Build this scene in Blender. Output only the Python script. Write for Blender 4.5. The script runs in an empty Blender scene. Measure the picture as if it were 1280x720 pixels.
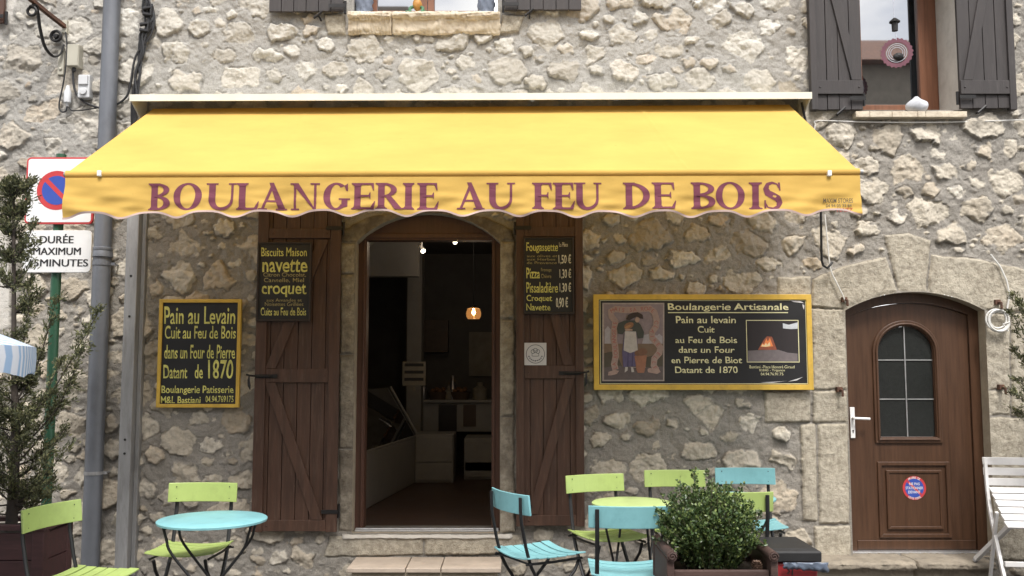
import bpy, bmesh, math, random
import numpy as np
from mathutils import Vector, Matrix
R = math.radians
random.seed(7)
scene = bpy.context.scene
col = scene.collection

# ------------------------------------------------------------------ camera, sky, sun, exposure
CAM_H, CAM_D, FPX, PITCH = 1.52, 6.9, 1150.0, math.atan(100/1150)
cam_d = bpy.data.cameras.new('camera')
cam = bpy.data.objects.new('camera', cam_d); col.objects.link(cam)
cam.location = (0, -CAM_D, CAM_H); cam.rotation_euler = (R(90)+PITCH, 0, 0)
cam_d.sensor_width = 36; cam_d.lens = FPX/1280*36
cam_d.clip_start = .05; cam_d.clip_end = 2000
scene.camera = cam

SUN_EL, SUN_AZ = 58, 10          # the bright part of the overcast sky; azimuth in degrees, measured from -Y towards +X
world = bpy.data.worlds.new('World'); scene.world = world; world.use_nodes = True
nt = world.node_tree; nt.nodes.clear()
def wn(t): return nt.nodes.new(t)
out = wn('ShaderNodeOutputWorld'); bg = wn('ShaderNodeBackground')
sky = wn('ShaderNodeTexSky'); sky.sky_type = 'NISHITA'; sky.sun_disc = False
sky.sun_elevation = R(SUN_EL); sky.sun_rotation = R(180 - SUN_AZ)
sky.air_density = 1.0; sky.dust_density = 3.0; sky.ozone_density = 1.0
hs = wn('ShaderNodeHueSaturation'); hs.inputs['Saturation'].default_value = .5
tc = wn('ShaderNodeTexCoord'); mp = wn('ShaderNodeMapping'); mp.inputs['Scale'].default_value = (2.2, 2.2, 5)
nz = wn('ShaderNodeTexNoise'); nz.inputs['Scale'].default_value = 1.6; nz.inputs['Detail'].default_value = 7
rp = wn('ShaderNodeValToRGB'); rp.color_ramp.elements[0].position = .44; rp.color_ramp.elements[1].position = .56
mx = wn('ShaderNodeMixRGB'); mx.inputs['Color2'].default_value = (10.5, 10.4, 10.3, 1)
nt.links.new(sky.outputs[0], hs.inputs['Color']); nt.links.new(tc.outputs['Generated'], mp.inputs[0])
nt.links.new(mp.outputs[0], nz.inputs['Vector']); nt.links.new(nz.outputs[0], rp.inputs[0])
nt.links.new(rp.outputs[0], mx.inputs['Fac']); nt.links.new(hs.outputs[0], mx.inputs['Color1'])
nt.links.new(mx.outputs[0], bg.inputs[0]); bg.inputs[1].default_value = .105
nt.links.new(bg.outputs[0], out.inputs[0])

sun_d = bpy.data.lights.new('sun', 'SUN'); sun_d.energy = 1.5; sun_d.angle = R(14); sun_d.color = (1, .965, .92)
sun = bpy.data.objects.new('sun', sun_d); col.objects.link(sun)
sv = Vector((math.sin(R(SUN_AZ))*math.cos(R(SUN_EL)), -math.cos(R(SUN_AZ))*math.cos(R(SUN_EL)), math.sin(R(SUN_EL))))
sun.rotation_euler = sv.to_track_quat('Z', 'Y').to_euler(); sun.location = (0, -8, 12)

scene.view_settings.view_transform = 'Standard'; scene.view_settings.look = 'None'
scene.view_settings.gamma = 1; scene.view_settings.use_curve_mapping = False
scene.view_settings.exposure = 1.36
scene.render.engine = 'CYCLES'; scene.cycles.use_denoising = True
scene.cycles.max_bounces = 8; scene.cycles.diffuse_bounces = 4

# ------------------------------------------------------------------ helpers
CP, SP = math.cos(PITCH), math.sin(PITCH)
def P(px, py, Y=0.0):
    """the point of the vertical plane y=Y that the photograph shows at (px, py)"""
    u, v = (px-640)/FPX, (360-py)/FPX
    d = Vector((u, CP - v*SP, SP + v*CP)); t = (Y+CAM_D)/d.y
    return Vector((d.x*t, Y, CAM_H + d.z*t))
def PX(px, py, Y=0.0): return P(px, py, Y).x
def PZ(px, py, Y=0.0): return P(px, py, Y).z

def new_mat(name): 
    m = bpy.data.materials.new(name); m.use_nodes = True
    t = m.node_tree; b = t.nodes['Principled BSDF']
    return m, t, b
def lerp3(c, k): return tuple(min(1, max(0, x*k)) for x in c)
def mat(name, c, rough=.6, var=.25, scale=8, bump=.15, bscale=60, metal=0, stretch=(1, 1, 1), dirt=None, dirt_amt=.5, dirt_pos=(.5, .7), spec=.5, dist=.004):
    """painted / worn procedural surface: base colour broken up by noise, optional patches of wear, fine bump"""
    m, t, b = new_mat(name); N, L = t.nodes.new, t.links.new
    tc = N('ShaderNodeTexCoord'); mp = N('ShaderNodeMapping'); mp.inputs['Scale'].default_value = stretch
    L(tc.outputs['Object'], mp.inputs[0])
    n = N('ShaderNodeTexNoise'); n.inputs['Scale'].default_value = scale; n.inputs['Detail'].default_value = 6; n.inputs['Roughness'].default_value = .65
    L(mp.outputs[0], n.inputs['Vector'])
    r = N('ShaderNodeValToRGB'); r.color_ramp.elements[0].position = .3; r.color_ramp.elements[1].position = .72
    r.color_ramp.elements[0].color = (*lerp3(c, 1-var), 1); r.color_ramp.elements[1].color = (*lerp3(c, 1+var), 1)
    L(n.outputs[0], r.inputs[0]); last = r.outputs[0]
    if dirt:
        n3 = N('ShaderNodeTexNoise'); n3.inputs['Scale'].default_value = scale*1.7; n3.inputs['Detail'].default_value = 9; n3.inputs['Roughness'].default_value = .7
        L(mp.outputs[0], n3.inputs['Vector'])
        r3 = N('ShaderNodeValToRGB'); r3.color_ramp.elements[0].position = dirt_pos[0]; r3.color_ramp.elements[1].position = dirt_pos[1]
        L(n3.outputs[0], r3.inputs[0])
        ml = N('ShaderNodeMath'); ml.operation = 'MULTIPLY'; ml.inputs[1].default_value = dirt_amt; L(r3.outputs[0], ml.inputs[0])
        mm = N('ShaderNodeMixRGB'); mm.inputs['Color2'].default_value = (*dirt, 1); L(ml.outputs[0], mm.inputs['Fac']); L(last, mm.inputs['Color1']); last = mm.outputs[0]
    L(last, b.inputs['Base Color'])
    rr = N('ShaderNodeMapRange'); rr.inputs['To Min'].default_value = max(.03, rough-.12); rr.inputs['To Max'].default_value = min(1, rough+.12)
    L(n.outputs[0], rr.inputs['Value']); L(rr.outputs[0], b.inputs['Roughness'])
    b.inputs['Metallic'].default_value = metal; b.inputs['Specular IOR Level'].default_value = spec
    if bump:
        n2 = N('ShaderNodeTexNoise'); n2.inputs['Scale'].default_value = bscale; n2.inputs['Detail'].default_value = 5
        L(mp.outputs[0], n2.inputs['Vector'])
        bp = N('ShaderNodeBump'); bp.inputs['Strength'].default_value = bump; bp.inputs['Distance'].default_value = dist
        L(n2.outputs[0], bp.inputs['Height']); L(bp.outputs[0], b.inputs['Normal'])
    return m

class MB:
    def __init__(s): s.v, s.f = [], []
    def add(s, vs, fs):
        o = len(s.v); s.v += [tuple(p) for p in vs]; s.f += [tuple(i+o for i in f) for f in fs]; return s
    def box(s, x0, x1, y0, y1, z0, z1, M=None):
        vs = [Vector((x, y, z)) for z in (z0, z1) for y in (y0, y1) for x in (x0, x1)]
        if M is not None: vs = [M @ v for v in vs]
        return s.add(vs, [(0,2,3,1), (4,5,7,6), (0,1,5,4), (2,6,7,3), (0,4,6,2), (1,3,7,5)])
    def tube(s, pts, r, n=8, cap=True, rs=None):
        pts = [Vector(p) for p in pts]; k = len(pts); rings = []
        up = None
        for i, p in enumerate(pts):
            d = (pts[min(i+1, k-1)] - pts[max(i-1, 0)])
            d = d.normalized() if d.length > 1e-9 else Vector((0, 0, 1))
            if up is None:
                up = Vector((1, 0, 0)) if abs(d.x) < .9 else Vector((0, 1, 0))
            a = (up - d*up.dot(d)).normalized(); b = d.cross(a); up = a
            rr = rs[i] if rs else r
            rx, ry = rr if isinstance(rr, tuple) else (rr, rr)
            rings.append([p + a*math.cos(2*math.pi*j/n + math.pi/n)*rx + b*math.sin(2*math.pi*j/n + math.pi/n)*ry for j in range(n)])
        vs = [q for ring in rings for q in ring]; fs = []
        for i in range(k-1):
            for j in range(n):
                fs.append((i*n+j, i*n+(j+1) % n, (i+1)*n+(j+1) % n, (i+1)*n+j))
        if cap: fs += [tuple(range(n-1, -1, -1)), tuple((k-1)*n+j for j in range(n))]
        return s.add(vs, fs)
    def lathe(s, prof, c=(0, 0, 0), n=24, M=None):
        vs = []; fs = []; k = len(prof)
        for r, z in prof:
            for j in range(n):
                a = 2*math.pi*j/n; v = Vector((r*math.cos(a), r*math.sin(a), z))
                if M is not None: v = M @ v
                vs.append(v + Vector(c))
        for i in range(k-1):
            for j in range(n): fs.append((i*n+j, i*n+(j+1) % n, (i+1)*n+(j+1) % n, (i+1)*n+j))
        if prof[0][0] > 1e-6: fs.append(tuple(range(n-1, -1, -1)))
        if prof[-1][0] > 1e-6: fs.append(tuple((k-1)*n+j for j in range(n)))
        return s.add(vs, fs)
    def prism(s, pts, y0, y1):
        """an x,z outline given depth from y0 (front) to y1"""
        n = len(pts); vs = [(x, y0, z) for x, z in pts] + [(x, y1, z) for x, z in pts]
        fs = [tuple(range(n)), tuple(range(2*n-1, n-1, -1))] + [(i, n+i, n+(i+1) % n, (i+1) % n) for i in range(n)]
        return s.add(vs, fs)
    def plate(s, pts, y):
        return s.add([(x, y, z) for x, z in pts], [tuple(range(len(pts)))])
    def strip(s, A, B, y):
        n = len(A); vs = [(x, y, z) for x, z in A] + [(x, y, z) for x, z in B]
        return s.add(vs, [(i, i+1, n+i+1, n+i) for i in range(n-1)])
    def ringstrip(s, A, B, y0, y1):
        """solid band between two open x,z polylines, depth y0..y1"""
        n = len(A)
        vs = [(x, y0, z) for x, z in A] + [(x, y0, z) for x, z in B] + [(x, y1, z) for x, z in A] + [(x, y1, z) for x, z in B]
        fs = []
        for i in range(n-1):
            fs += [(i, i+1, n+i+1, n+i), (2*n+i, 3*n+i, 3*n+i+1, 2*n+i+1), (i, 2*n+i, 2*n+i+1, i+1), (n+i, n+i+1, 3*n+i+1, 3*n+i)]
        fs += [(0, n, 3*n, 2*n), (n-1, 3*n-1, 4*n-1, 2*n-1)]
        return s.add(vs, fs)

def wloc(o):
    p = Vector((0, 0, 0))
    while o is not None: p += o.location; o = o.parent
    return p
def link_mesh(name, me, m, parent=None):
    o = bpy.data.objects.new(name, me); col.objects.link(o)
    if m is not None: me.materials.append(m)
    if parent is not None: o.parent = parent
    return o
def build(name, mb, m, parent=None, smooth=False, bevel=0, base=None, solid=0):
    """one mesh object; vertices are given in scene space (minus the parents' places)"""
    off = wloc(parent) if parent is not None else Vector(base or (0, 0, 0))
    me = bpy.data.meshes.new(name)
    me.from_pydata([(x-off.x, y-off.y, z-off.z) for x, y, z in mb.v], [], mb.f)
    bm = bmesh.new(); bm.from_mesh(me); 
    if not solid: bmesh.ops.recalc_face_normals(bm, faces=bm.faces)
    bm.to_mesh(me); bm.free()
    o = link_mesh(name, me, m, parent)
    if parent is None: o.location = off
    if smooth:
        me.shade_smooth()
        if smooth != 'all': me.set_sharp_from_angle(angle=R(40))
    if bevel:
        b = o.modifiers.new('bevel', 'BEVEL'); b.width = bevel; b.segments = 2; b.limit_method = 'ANGLE'; b.angle_limit = R(40)
    return o
def tag(o, label, cat, group=None, kind=None):
    if label: o['label'] = label
    if cat: o['category'] = cat
    if group: o['group'] = group
    if kind: o['kind'] = kind
    return o
def thing(name, loc, label, cat, group=None):
    o = bpy.data.objects.new(name, None); col.objects.link(o); o.location = loc; o.empty_display_size = .1
    return tag(o, label, cat, group)
def copy_tree(o, parent=None):
    c = o.copy(); col.objects.link(c)
    if parent is not None: c.parent = parent
    for ch in list(o.children): copy_tree(ch, c)
    return c
def place_copy(o, loc, rz, label):
    c = copy_tree(o); c.location = loc; c.rotation_euler = (0, 0, rz); c['label'] = label
    return c

def text_mesh(s, bold=0.0):
    cu = bpy.data.curves.new('t', 'FONT'); cu.body = s; cu.size = 1; cu.offset = bold; cu.resolution_u = 5
    ob = bpy.data.objects.new('t', cu)
    me = ob.to_mesh(); v = [(p.co.x, p.co.y) for p in me.vertices]; f = [tuple(q.vertices) for q in me.polygons]
    ob.to_mesh_clear(); bpy.data.objects.remove(ob); bpy.data.curves.remove(cu)
    return v, f
def text_into(mb, s, box, Y, bold=.012, slant=0.0, fat=0, hand=0):
    """lettering fitted into the photograph's box (x0,y0,x1,y1) on the plane y=Y"""
    v, f = text_mesh(s, bold)
    if not v: return
    xs = [a for a, b in v]; ys = [b for a, b in v]
    x0, x1, y0, y1 = min(xs), max(xs), min(ys), max(ys)
    A = P(box[0], box[3], Y); B = P(box[2], box[1], Y)
    w, h = max(1e-6, x1-x0), max(1e-6, y1-y0)
    k = (B.z-A.z)/h; px_ = (B.x-A.x)/(box[2]-box[0])
    for dx, dy in (((-fat, .0), (fat, .00015), (0, .0003)) if fat else ((0, 0),)):
        vs = []
        for a, b in v:
            q = (b-y0)/h; a2 = a + hand*.020*math.sin(b*7+a*2.3) + hand*.012*math.sin(a*11+b*3); q2 = q + hand*.022*math.sin(a*5.1+q*4)*min(1, 4*q*(1-q))
            if hand: q2 = q2 - .07*math.sin(math.pi*max(0, min(1, q2)))
            vs.append((A.x + (a2-x0)/w*(B.x-A.x) + dx*px_ + slant*q, Y+dy, A.z + q2*h*k))
        mb.add(vs, f)
def text_arc(mb, s, pts, size, Y, bold=.01):
    """single letters set along a path of (x, z) points, tops towards the path's left"""
    pts = [Vector(p) for p in pts]; seg = [(pts[i+1]-pts[i]).length for i in range(len(pts)-1)]; tot = sum(seg)
    for k, ch in enumerate(s):
        if ch == ' ': continue
        d = tot*(k+.5)/len(s); i = 0
        while i < len(seg)-1 and d > seg[i]: d -= seg[i]; i += 1
        t = (pts[i+1]-pts[i]).normalized(); p = pts[i] + t*d; n = Vector((-t.y, t.x))
        v, f = text_mesh(ch, bold)
        xs = [a for a, b in v]; c = (min(xs)+max(xs))/2
        mb.add([(p.x + t.x*(a-c)*size + n.x*(b-.35)*size, Y, p.y + t.y*(a-c)*size + n.y*(b-.35)*size) for a, b in v], f)

# ------------------------------------------------------------------ materials
M = {}
M['ground'] = mat('ground', (.085, .08, .075), .9, .3, 3, .5, 90)
M['shutter_brown'] = mat('shutter_brown', (.068, .032, .0185), .6, .35, 5, .35, 40, stretch=(6, 6, .5), dirt=(.16, .105, .075), dirt_amt=.6, dirt_pos=(.52, .78))
M['shutter_grey'] = mat('shutter_grey', (.040, .034, .033), .65, .25, 5, .35, 40, stretch=(6, 6, .5), dirt=(.13, .115, .11), dirt_amt=.3, dirt_pos=(.55, .75))
M['door_brown'] = mat('door_brown', (.070, .033, .0165), .42, .3, 6, .2, 50, stretch=(7, 7, .4))
M['frame_brown'] = mat('frame_brown', (.085, .038, .024), .5, .25, 6, .2, 50, stretch=(7, 7, .5))
M['window_wood'] = mat('window_wood', (.20, .085, .045), .4, .25, 6, .15, 50, stretch=(7, 7, .5))
M['iron'] = mat('iron', (.018, .017, .017), .5, .3, 20, .2, 90, metal=.3)
M['rust'] = mat('rust', (.09, .045, .03), .7, .4, 14, .3, 90, metal=.2, dirt=(.18, .08, .04), dirt_amt=.6)
M['alu'] = mat('alu', (.55, .55, .55), .4, .12, 20, .1, 80, metal=.8)
M['zinc'] = mat('zinc', (.155, .165, .185), .5, .2, 3, .1, 40, metal=.35, stretch=(1, 1, .5), dirt=(.09, .09, .095), dirt_amt=.5)
M['galv'] = mat('galv', (.32, .32, .32), .5, .2, 6, .1, 50, metal=.5, stretch=(2, 2, .3), dirt=(.16, .15, .14), dirt_amt=.6)
M['cream_metal'] = mat('cream_metal', (.72, .69, .58), .4, .08, 3, .05, 40, dirt=(.42, .38, .28), dirt_amt=.5, dirt_pos=(.6, .8))
M['plaster'] = mat('plaster', (.55, .52, .47), .9, .12, 6, .4, 30, dirt=(.38, .35, .30), dirt_amt=.5)
M['limestone'] = mat('limestone', (.36, .31, .235), .9, .2, 7, .6, 45, dirt=(.30, .26, .20), dirt_amt=.6, dist=.008)
M['sill_stone'] = mat('sill_stone', (.62, .54, .42), .9, .2, 7, .7, 45, dirt=(.36, .27, .18), dirt_amt=.6, dist=.008)
M['tile'] = mat('tile', (.42, .35, .285), .75, .15, 6, .3, 60, dirt=(.28, .23, .18), dirt_amt=.5)
M['step_stone'] = mat('step_stone', (.26, .225, .175), .9, .25, 7, .6, 45, dirt=(.12, .10, .08), dirt_amt=.7, dist=.008)
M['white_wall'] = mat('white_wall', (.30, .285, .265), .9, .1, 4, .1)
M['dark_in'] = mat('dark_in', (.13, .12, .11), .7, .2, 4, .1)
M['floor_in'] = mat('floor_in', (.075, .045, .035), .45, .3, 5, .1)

def glass_mat(name, c, ior=2.1):
    m, t, b = new_mat(name)
    b.inputs['Base Color'].default_value = (*c, 1); b.inputs['Roughness'].default_value = .02; b.inputs['IOR'].default_value = ior
    return m
M['pane'] = glass_mat('pane', (.010, .012, .014), 3.9)
M['door_pane'] = mat('door_pane', (.019, .021, .020), .16, .15, 40, .5, 90, spec=.6, dist=.003)
def emit_mat(name, c, s):
    m, t, b = new_mat(name); b.inputs['Emission Color'].default_value = (*c, 1); b.inputs['Emission Strength'].default_value = s
    b.inputs['Base Color'].default_value = (*c, 1); return m
def plain(name, c, rough=.5, var=.1, bump=.05, **k): M[name] = mat(name, c, rough, var, 6, bump, 60, **k); return M[name]

def wall_material():
    m, t, b = new_mat('rubble_wall'); N, L = t.nodes.new, t.links.new
    at = N('ShaderNodeAttribute'); at.attribute_name = 'stone'; sp = N('ShaderNodeSeparateColor'); L(at.outputs['Color'], sp.inputs[0])
    a2 = N('ShaderNodeAttribute'); a2.attribute_name = 'kind'; s2 = N('ShaderNodeSeparateColor'); L(a2.outputs['Color'], s2.inputs[0])
    tc = N('ShaderNodeTexCoord')
    def noise(sc, det=6, ro=.6):
        n = N('ShaderNodeTexNoise'); n.inputs['Scale'].default_value = sc; n.inputs['Detail'].default_value = det; n.inputs['Roughness'].default_value = ro
        L(tc.outputs['Object'], n.inputs['Vector']); return n.outputs[0]
    def ramp(src, els):
        r = N('ShaderNodeValToRGB')
        while len(r.color_ramp.elements) < len(els): r.color_ramp.elements.new(.5)
        for e, (p, c) in zip(r.color_ramp.elements, els): e.position = p; e.color = (*c, 1)
        L(src, r.inputs[0]); return r.outputs[0]
    def mix(f, a, c, mode='MIX'):
        n = N('ShaderNodeMixRGB'); n.blend_type = mode
        for k, v in (('Fac', f), ('Color1', a), ('Color2', c)):
            if isinstance(v, (int, float)): n.inputs[k].default_value = v
            elif isinstance(v, tuple): n.inputs[k].default_value = (*v, 1)
            else: L(v, n.inputs[k])
        return n.outputs[0]
    big, mid, fine, grit = noise(.9, 5), noise(5, 8, .7), noise(26, 8, .75), noise(120, 4, .6)
    mortar = ramp(mid, [(.28, (.30, .285, .26)), (.5, (.385, .37, .34)), (.75, (.46, .445, .41))])
    mortar = mix(.5, mortar, ramp(grit, [(.3, (.25, .235, .21)), (.65, (.48, .46, .425))]))
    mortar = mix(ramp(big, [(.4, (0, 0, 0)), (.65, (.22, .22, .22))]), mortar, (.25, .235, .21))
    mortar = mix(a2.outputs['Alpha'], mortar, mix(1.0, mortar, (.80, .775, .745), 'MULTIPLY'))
    stone = ramp(sp.outputs[1], [(0, (.37, .34, .29)), (.3, (.52, .49, .43)), (.7, (.61, .585, .525)), (1, (.69, .67, .615))])
    stone = mix(sp.outputs[2], stone, ramp(mid, [(.4, (.55, .46, .34)), (.62, (.42, .27, .14))]))
    stone = mix(ramp(fine, [(.42, (0, 0, 0)), (.62, (.55, .55, .55))]), stone, (.37, .345, .30))
    stone = mix(ramp(mid, [(.54, (0, 0, 0)), (.70, (.3, .3, .3))]), stone, (.42, .365, .29))
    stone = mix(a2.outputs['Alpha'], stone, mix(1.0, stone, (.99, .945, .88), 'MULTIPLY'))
    cm = mix(sp.outputs[0], mortar, stone)
    dressed = ramp(mid, [(.3, (.30, .26, .20)), (.5, (.43, .385, .305)), (.72, (.57, .52, .42))])
    dressed = mix(ramp(noise(2.1, 6, .7), [(.42, (0, 0, 0)), (.66, (.5, .5, .5))]), dressed, (.31, .285, .24))
    dressed = mix(.42, dressed, ramp(fine, [(.38, (.17, .145, .11)), (.58, (.58, .525, .425))]))
    cd = mix(sp.outputs[0], (.15, .135, .115), dressed)
    cd = mix(s2.outputs[2], cd, mix(fine, (.055, .042, .032), (.20, .17, .135)))
    cm = mix(s2.outputs[0], cm, cd)
    cm = mix(s2.outputs[1], cm, mix(ramp(mid, [(.45, (0, 0, 0)), (.7, (.6, .6, .6))]), (.60, .575, .53), (.46, .42, .36)))
    L(cm, b.inputs['Base Color']); b.inputs['Roughness'].default_value = .93; b.inputs['Specular IOR Level'].default_value = .2
    h = N('ShaderNodeMath'); h.operation = 'MULTIPLY_ADD'; L(fine, h.inputs[0]); h.inputs[1].default_value = 1.0; 
    g2 = N('ShaderNodeMath'); g2.operation = 'MULTIPLY'; L(grit, g2.inputs[0]); g2.inputs[1].default_value = .35; L(g2.outputs[0], h.inputs[2])
    bp = N('ShaderNodeBump'); bp.inputs['Strength'].default_value = .9; bp.inputs['Distance'].default_value = .016
    L(h.outputs[0], bp.inputs['Height']); L(bp.outputs[0], b.inputs['Normal'])
    return m
M['wall'] = wall_material()

# ------------------------------------------------------------------ ground
gm = MB()
gm.add([(-300, -300, -.02), (300, -300, -.02), (300, 300, -.02), (-300, 300, -.02)], [(0, 1, 2, 3)])
tag(build('ground', gm, M['ground']), 'grey asphalt square in front of the bakery', 'ground', kind='structure')

# ------------------------------------------------------------------ the stone house
house = thing('stone_house', (0, 0, -.02), 'old rubble stone house with a bakery doorway and a brown arched house door', 'house')
rng = np.random.default_rng(11)
H = .0068
GX0, GX1, GZ0, GZ1 = -5.1, 5.1, -.06, 4.95
nx, nz_ = int((GX1-GX0)/H)+1, int((GZ1-GZ0)/H)+1
gx = GX0 + H*np.arange(nx); gz = GZ0 + H*np.arange(nz_)
GX, GZ = np.meshgrid(gx, gz)                               # [z, x]
def lattice(cell, seed):
    r = np.random.default_rng(seed); w = int((GX1-GX0)/cell)+3; h = int((GZ1-GZ0)/cell)+3
    g = r.random((h, w)); X = (gx-GX0)/cell; Z = (gz-GZ0)/cell
    ix = X.astype(int); fx = X-ix; fx = fx*fx*(3-2*fx); iz = Z.astype(int); fz = Z-iz; fz = (fz*fz*(3-2*fz))[:, None]
    a = g[iz][:, ix]*(1-fx) + g[iz][:, ix+1]*fx; b = g[iz+1][:, ix]*(1-fx) + g[iz+1][:, ix+1]*fx
    return a*(1-fz) + b*fz - .5
def fbm(cell, seed, octs=4, gain=.55):
    s = 0; a = 1; t = 0
    for i in range(octs): s = s + a*lattice(cell/2**i, seed+i); t += a; a *= gain
    return s/t*2
WX1, WZ1 = fbm(.09, 1, 4, .6), fbm(.09, 21, 4, .6)
RG = fbm(.05, 41, 3, .7); BIG = fbm(.6, 61, 4); RID = 1-2*np.abs(fbm(.07, 81, 4, .6))

def poly_sdf(pts, X, Z):
    d = np.full(X.shape, 1e9); ins = np.zeros(X.shape, bool); n = len(pts)
    for i in range(n):
        ax, az = pts[i]; bx, bz = pts[(i+1) % n]; ex, ez = bx-ax, bz-az; L2 = ex*ex+ez*ez + 1e-12
        wx, wz = X-ax, Z-az; t = np.clip((wx*ex+wz*ez)/L2, 0, 1)
        d = np.minimum(d, (wx-ex*t)**2 + (wz-ez*t)**2)
        c = ((az <= Z) != (bz <= Z)); ins ^= c & (X < ax + (Z-az)/((bz-az) if abs(bz-az) > 1e-9 else 1e-9)*ex)
    d = np.sqrt(d); return np.where(ins, -d, d)
def window(pts, m):
    xs = [p[0] for p in pts]; zs = [p[1] for p in pts]
    i0 = max(0, int((min(xs)-m-GX0)/H)); i1 = min(nx, int((max(xs)+m-GX0)/H)+2)
    j0 = max(0, int((min(zs)-m-GZ0)/H)); j1 = min(nz_, int((max(zs)+m-GZ0)/H)+2)
    return slice(j0, j1), slice(i0, i1)

def arch(xl, xr, zs, zc, n=14):
    """points of a segmental arch from right springing to left"""
    w = (xr-xl)/2; h = zc-zs; rad = (w*w+h*h)/(2*h); cz = zc-rad; a = math.asin(w/rad); cx = (xl+xr)/2
    return [(cx+rad*math.sin(a-2*a*i/n), cz+rad*math.cos(a-2*a*i/n)) for i in range(n+1)]
def XZ(px, py): p = P(px, py); return (p.x, p.z)
# openings in the wall
bk_l, bk_r, bk_b = PX(443, 480), PX(625, 480), PZ(534, 666)
bk_arch = arch(bk_l, bk_r, PZ(534, 303), PZ(534, 266))
OPEN_B = [(bk_l, bk_b), (bk_r, bk_b)] + bk_arch
dr_l, dr_r, dr_b = PX(1060, 520), PX(1236, 520), PZ(1145, 696)
dr_arch = arch(dr_l, dr_r, PZ(1145, 388), PZ(1145, 365))
OPEN_D = [(dr_l, dr_b), (dr_r, dr_b)] + dr_arch
rw = (PX(1073, 70), PX(1199, 70), PZ(1140, 138)); WTOP = 4.78
OPEN_R = [(rw[0], rw[2]), (rw[1], rw[2]), (rw[1], WTOP), (rw[0], WTOP)]
cw = (PX(441, 5), PX(622, 5), PZ(530, 15))
OPEN_C = [(cw[0], cw[2]), (cw[1], cw[2]), (cw[1], WTOP), (cw[0], WTOP)]
OPENS = [OPEN_B, OPEN_D, OPEN_R, OPEN_C]
osdf = np.full(GX.shape, 9.)
for o in OPENS:
    w = window(o, .3); osdf[w] = np.minimum(osdf[w], poly_sdf(o, GX[w], GZ[w]))

occ = np.zeros(GX.shape, np.int32); occ[osdf < .035] = -1
height = .016*BIG + .016*fbm(.16, 101, 4, .6) + .009*RG + .006*np.minimum(0, fbm(.045, 131, 3, .6))
mask = np.zeros(GX.shape); tone = np.zeros(GX.shape); hue = np.zeros(GX.shape); dress = np.zeros(GX.shape); stain = np.zeros(GX.shape); plas = np.zeros(GX.shape)
def smooth(a, b, x): t = np.clip((x-a)/(b-a), 0, 1); return t*t*(3-2*t)

# dressed blocks (door surround, arch, quoins): outlines as the photograph shows them
intr = [XZ(1057, 387)] + [(x, z) for x, z in reversed(dr_arch)][1:-1] + [XZ(1235, 387)]
def arcpart(a, b): return [p for p in intr if a <= p[0] <= b]
kx0, kx1 = PX(1122, 366), PX(1158, 366)
BLOCKS = [
    [XZ(1014, 386), XZ(1056, 386), XZ(1058, 487), XZ(1016, 487)],
    [XZ(1016, 489), XZ(1058, 489), XZ(1059, 528), XZ(1017, 528)],
    [XZ(955, 489), XZ(1013, 489), XZ(1013, 528), XZ(956, 528)],
    [XZ(1022, 530), XZ(1059, 530), XZ(1061, 654), XZ(1024, 654)],
    [XZ(1001, 532), XZ(1019, 530), XZ(1022, 652), XZ(1004, 650)],
    [XZ(1018, 657), XZ(1062, 657), XZ(1063, 699), XZ(1018, 700)],
    [XZ(972, 347), XZ(1013, 345), XZ(1013, 384), XZ(972, 384)],
    [XZ(1014, 383)] + [p for p in intr if p[0] < kx0] + [XZ(1121, 364), XZ(1107, 321), XZ(1062, 330), XZ(1015, 348)],
    [XZ(1123, 364), XZ(1157, 364), XZ(1163, 301), XZ(1135, 292), XZ(1105, 294)],
    [XZ(1159, 364)] + [p for p in intr if p[0] > kx1] + [XZ(1283, 390), XZ(1283, 337), XZ(1225, 324), XZ(1164, 319)],
    [XZ(1232, 392), XZ(1262, 392), XZ(1262, 487), XZ(1232, 487)], [XZ(1264, 392), XZ(1300, 392), XZ(1300, 519), XZ(1264, 519)],
    [XZ(1232, 489), XZ(1262, 489), XZ(1262, 519), XZ(1232, 519)],
    [XZ(1233, 522), XZ(1290, 522), XZ(1290, 574), XZ(1233, 574)], [XZ(1234, 577), XZ(1282, 577), XZ(1284, 700), XZ(1235, 700)],
    # bakery jambs, arch ring and the stones under the threshold
    [XZ(425, 305), XZ(443, 305), XZ(443, 342), XZ(425, 342)], [XZ(425, 344), XZ(443, 344), XZ(443, 442), XZ(425, 442)],
    [XZ(424, 444), XZ(443, 444), XZ(443, 560), XZ(424, 560)], [XZ(424, 562), XZ(443, 562), XZ(443, 664), XZ(423, 664)],
    [XZ(625, 303), XZ(643, 303), XZ(643, 398), XZ(625, 398)], [XZ(625, 400), XZ(643, 400), XZ(643, 520), XZ(625, 520)],
    [XZ(625, 522), XZ(643, 522), XZ(644, 664), XZ(625, 664)],
    [XZ(425, 303)] + [XZ(443, 303)] + [p for p in reversed(bk_arch)][1:-1] + [XZ(625, 301), XZ(643, 301), XZ(640, 288), XZ(610, 272), XZ(534, 258), XZ(460, 272), XZ(428, 288)],
    [XZ(412, 670), XZ(528, 672), XZ(528, 694), XZ(405, 696)], [XZ(531, 672), XZ(650, 668), XZ(655, 692), XZ(531, 694)],
    # stones beside the upper middle window
    [XZ(405, 18), XZ(431, 16), XZ(432, 43), XZ(410, 43)], [XZ(628, 18), XZ(655, 20), XZ(648, 40), XZ(624, 42)],
]
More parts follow.
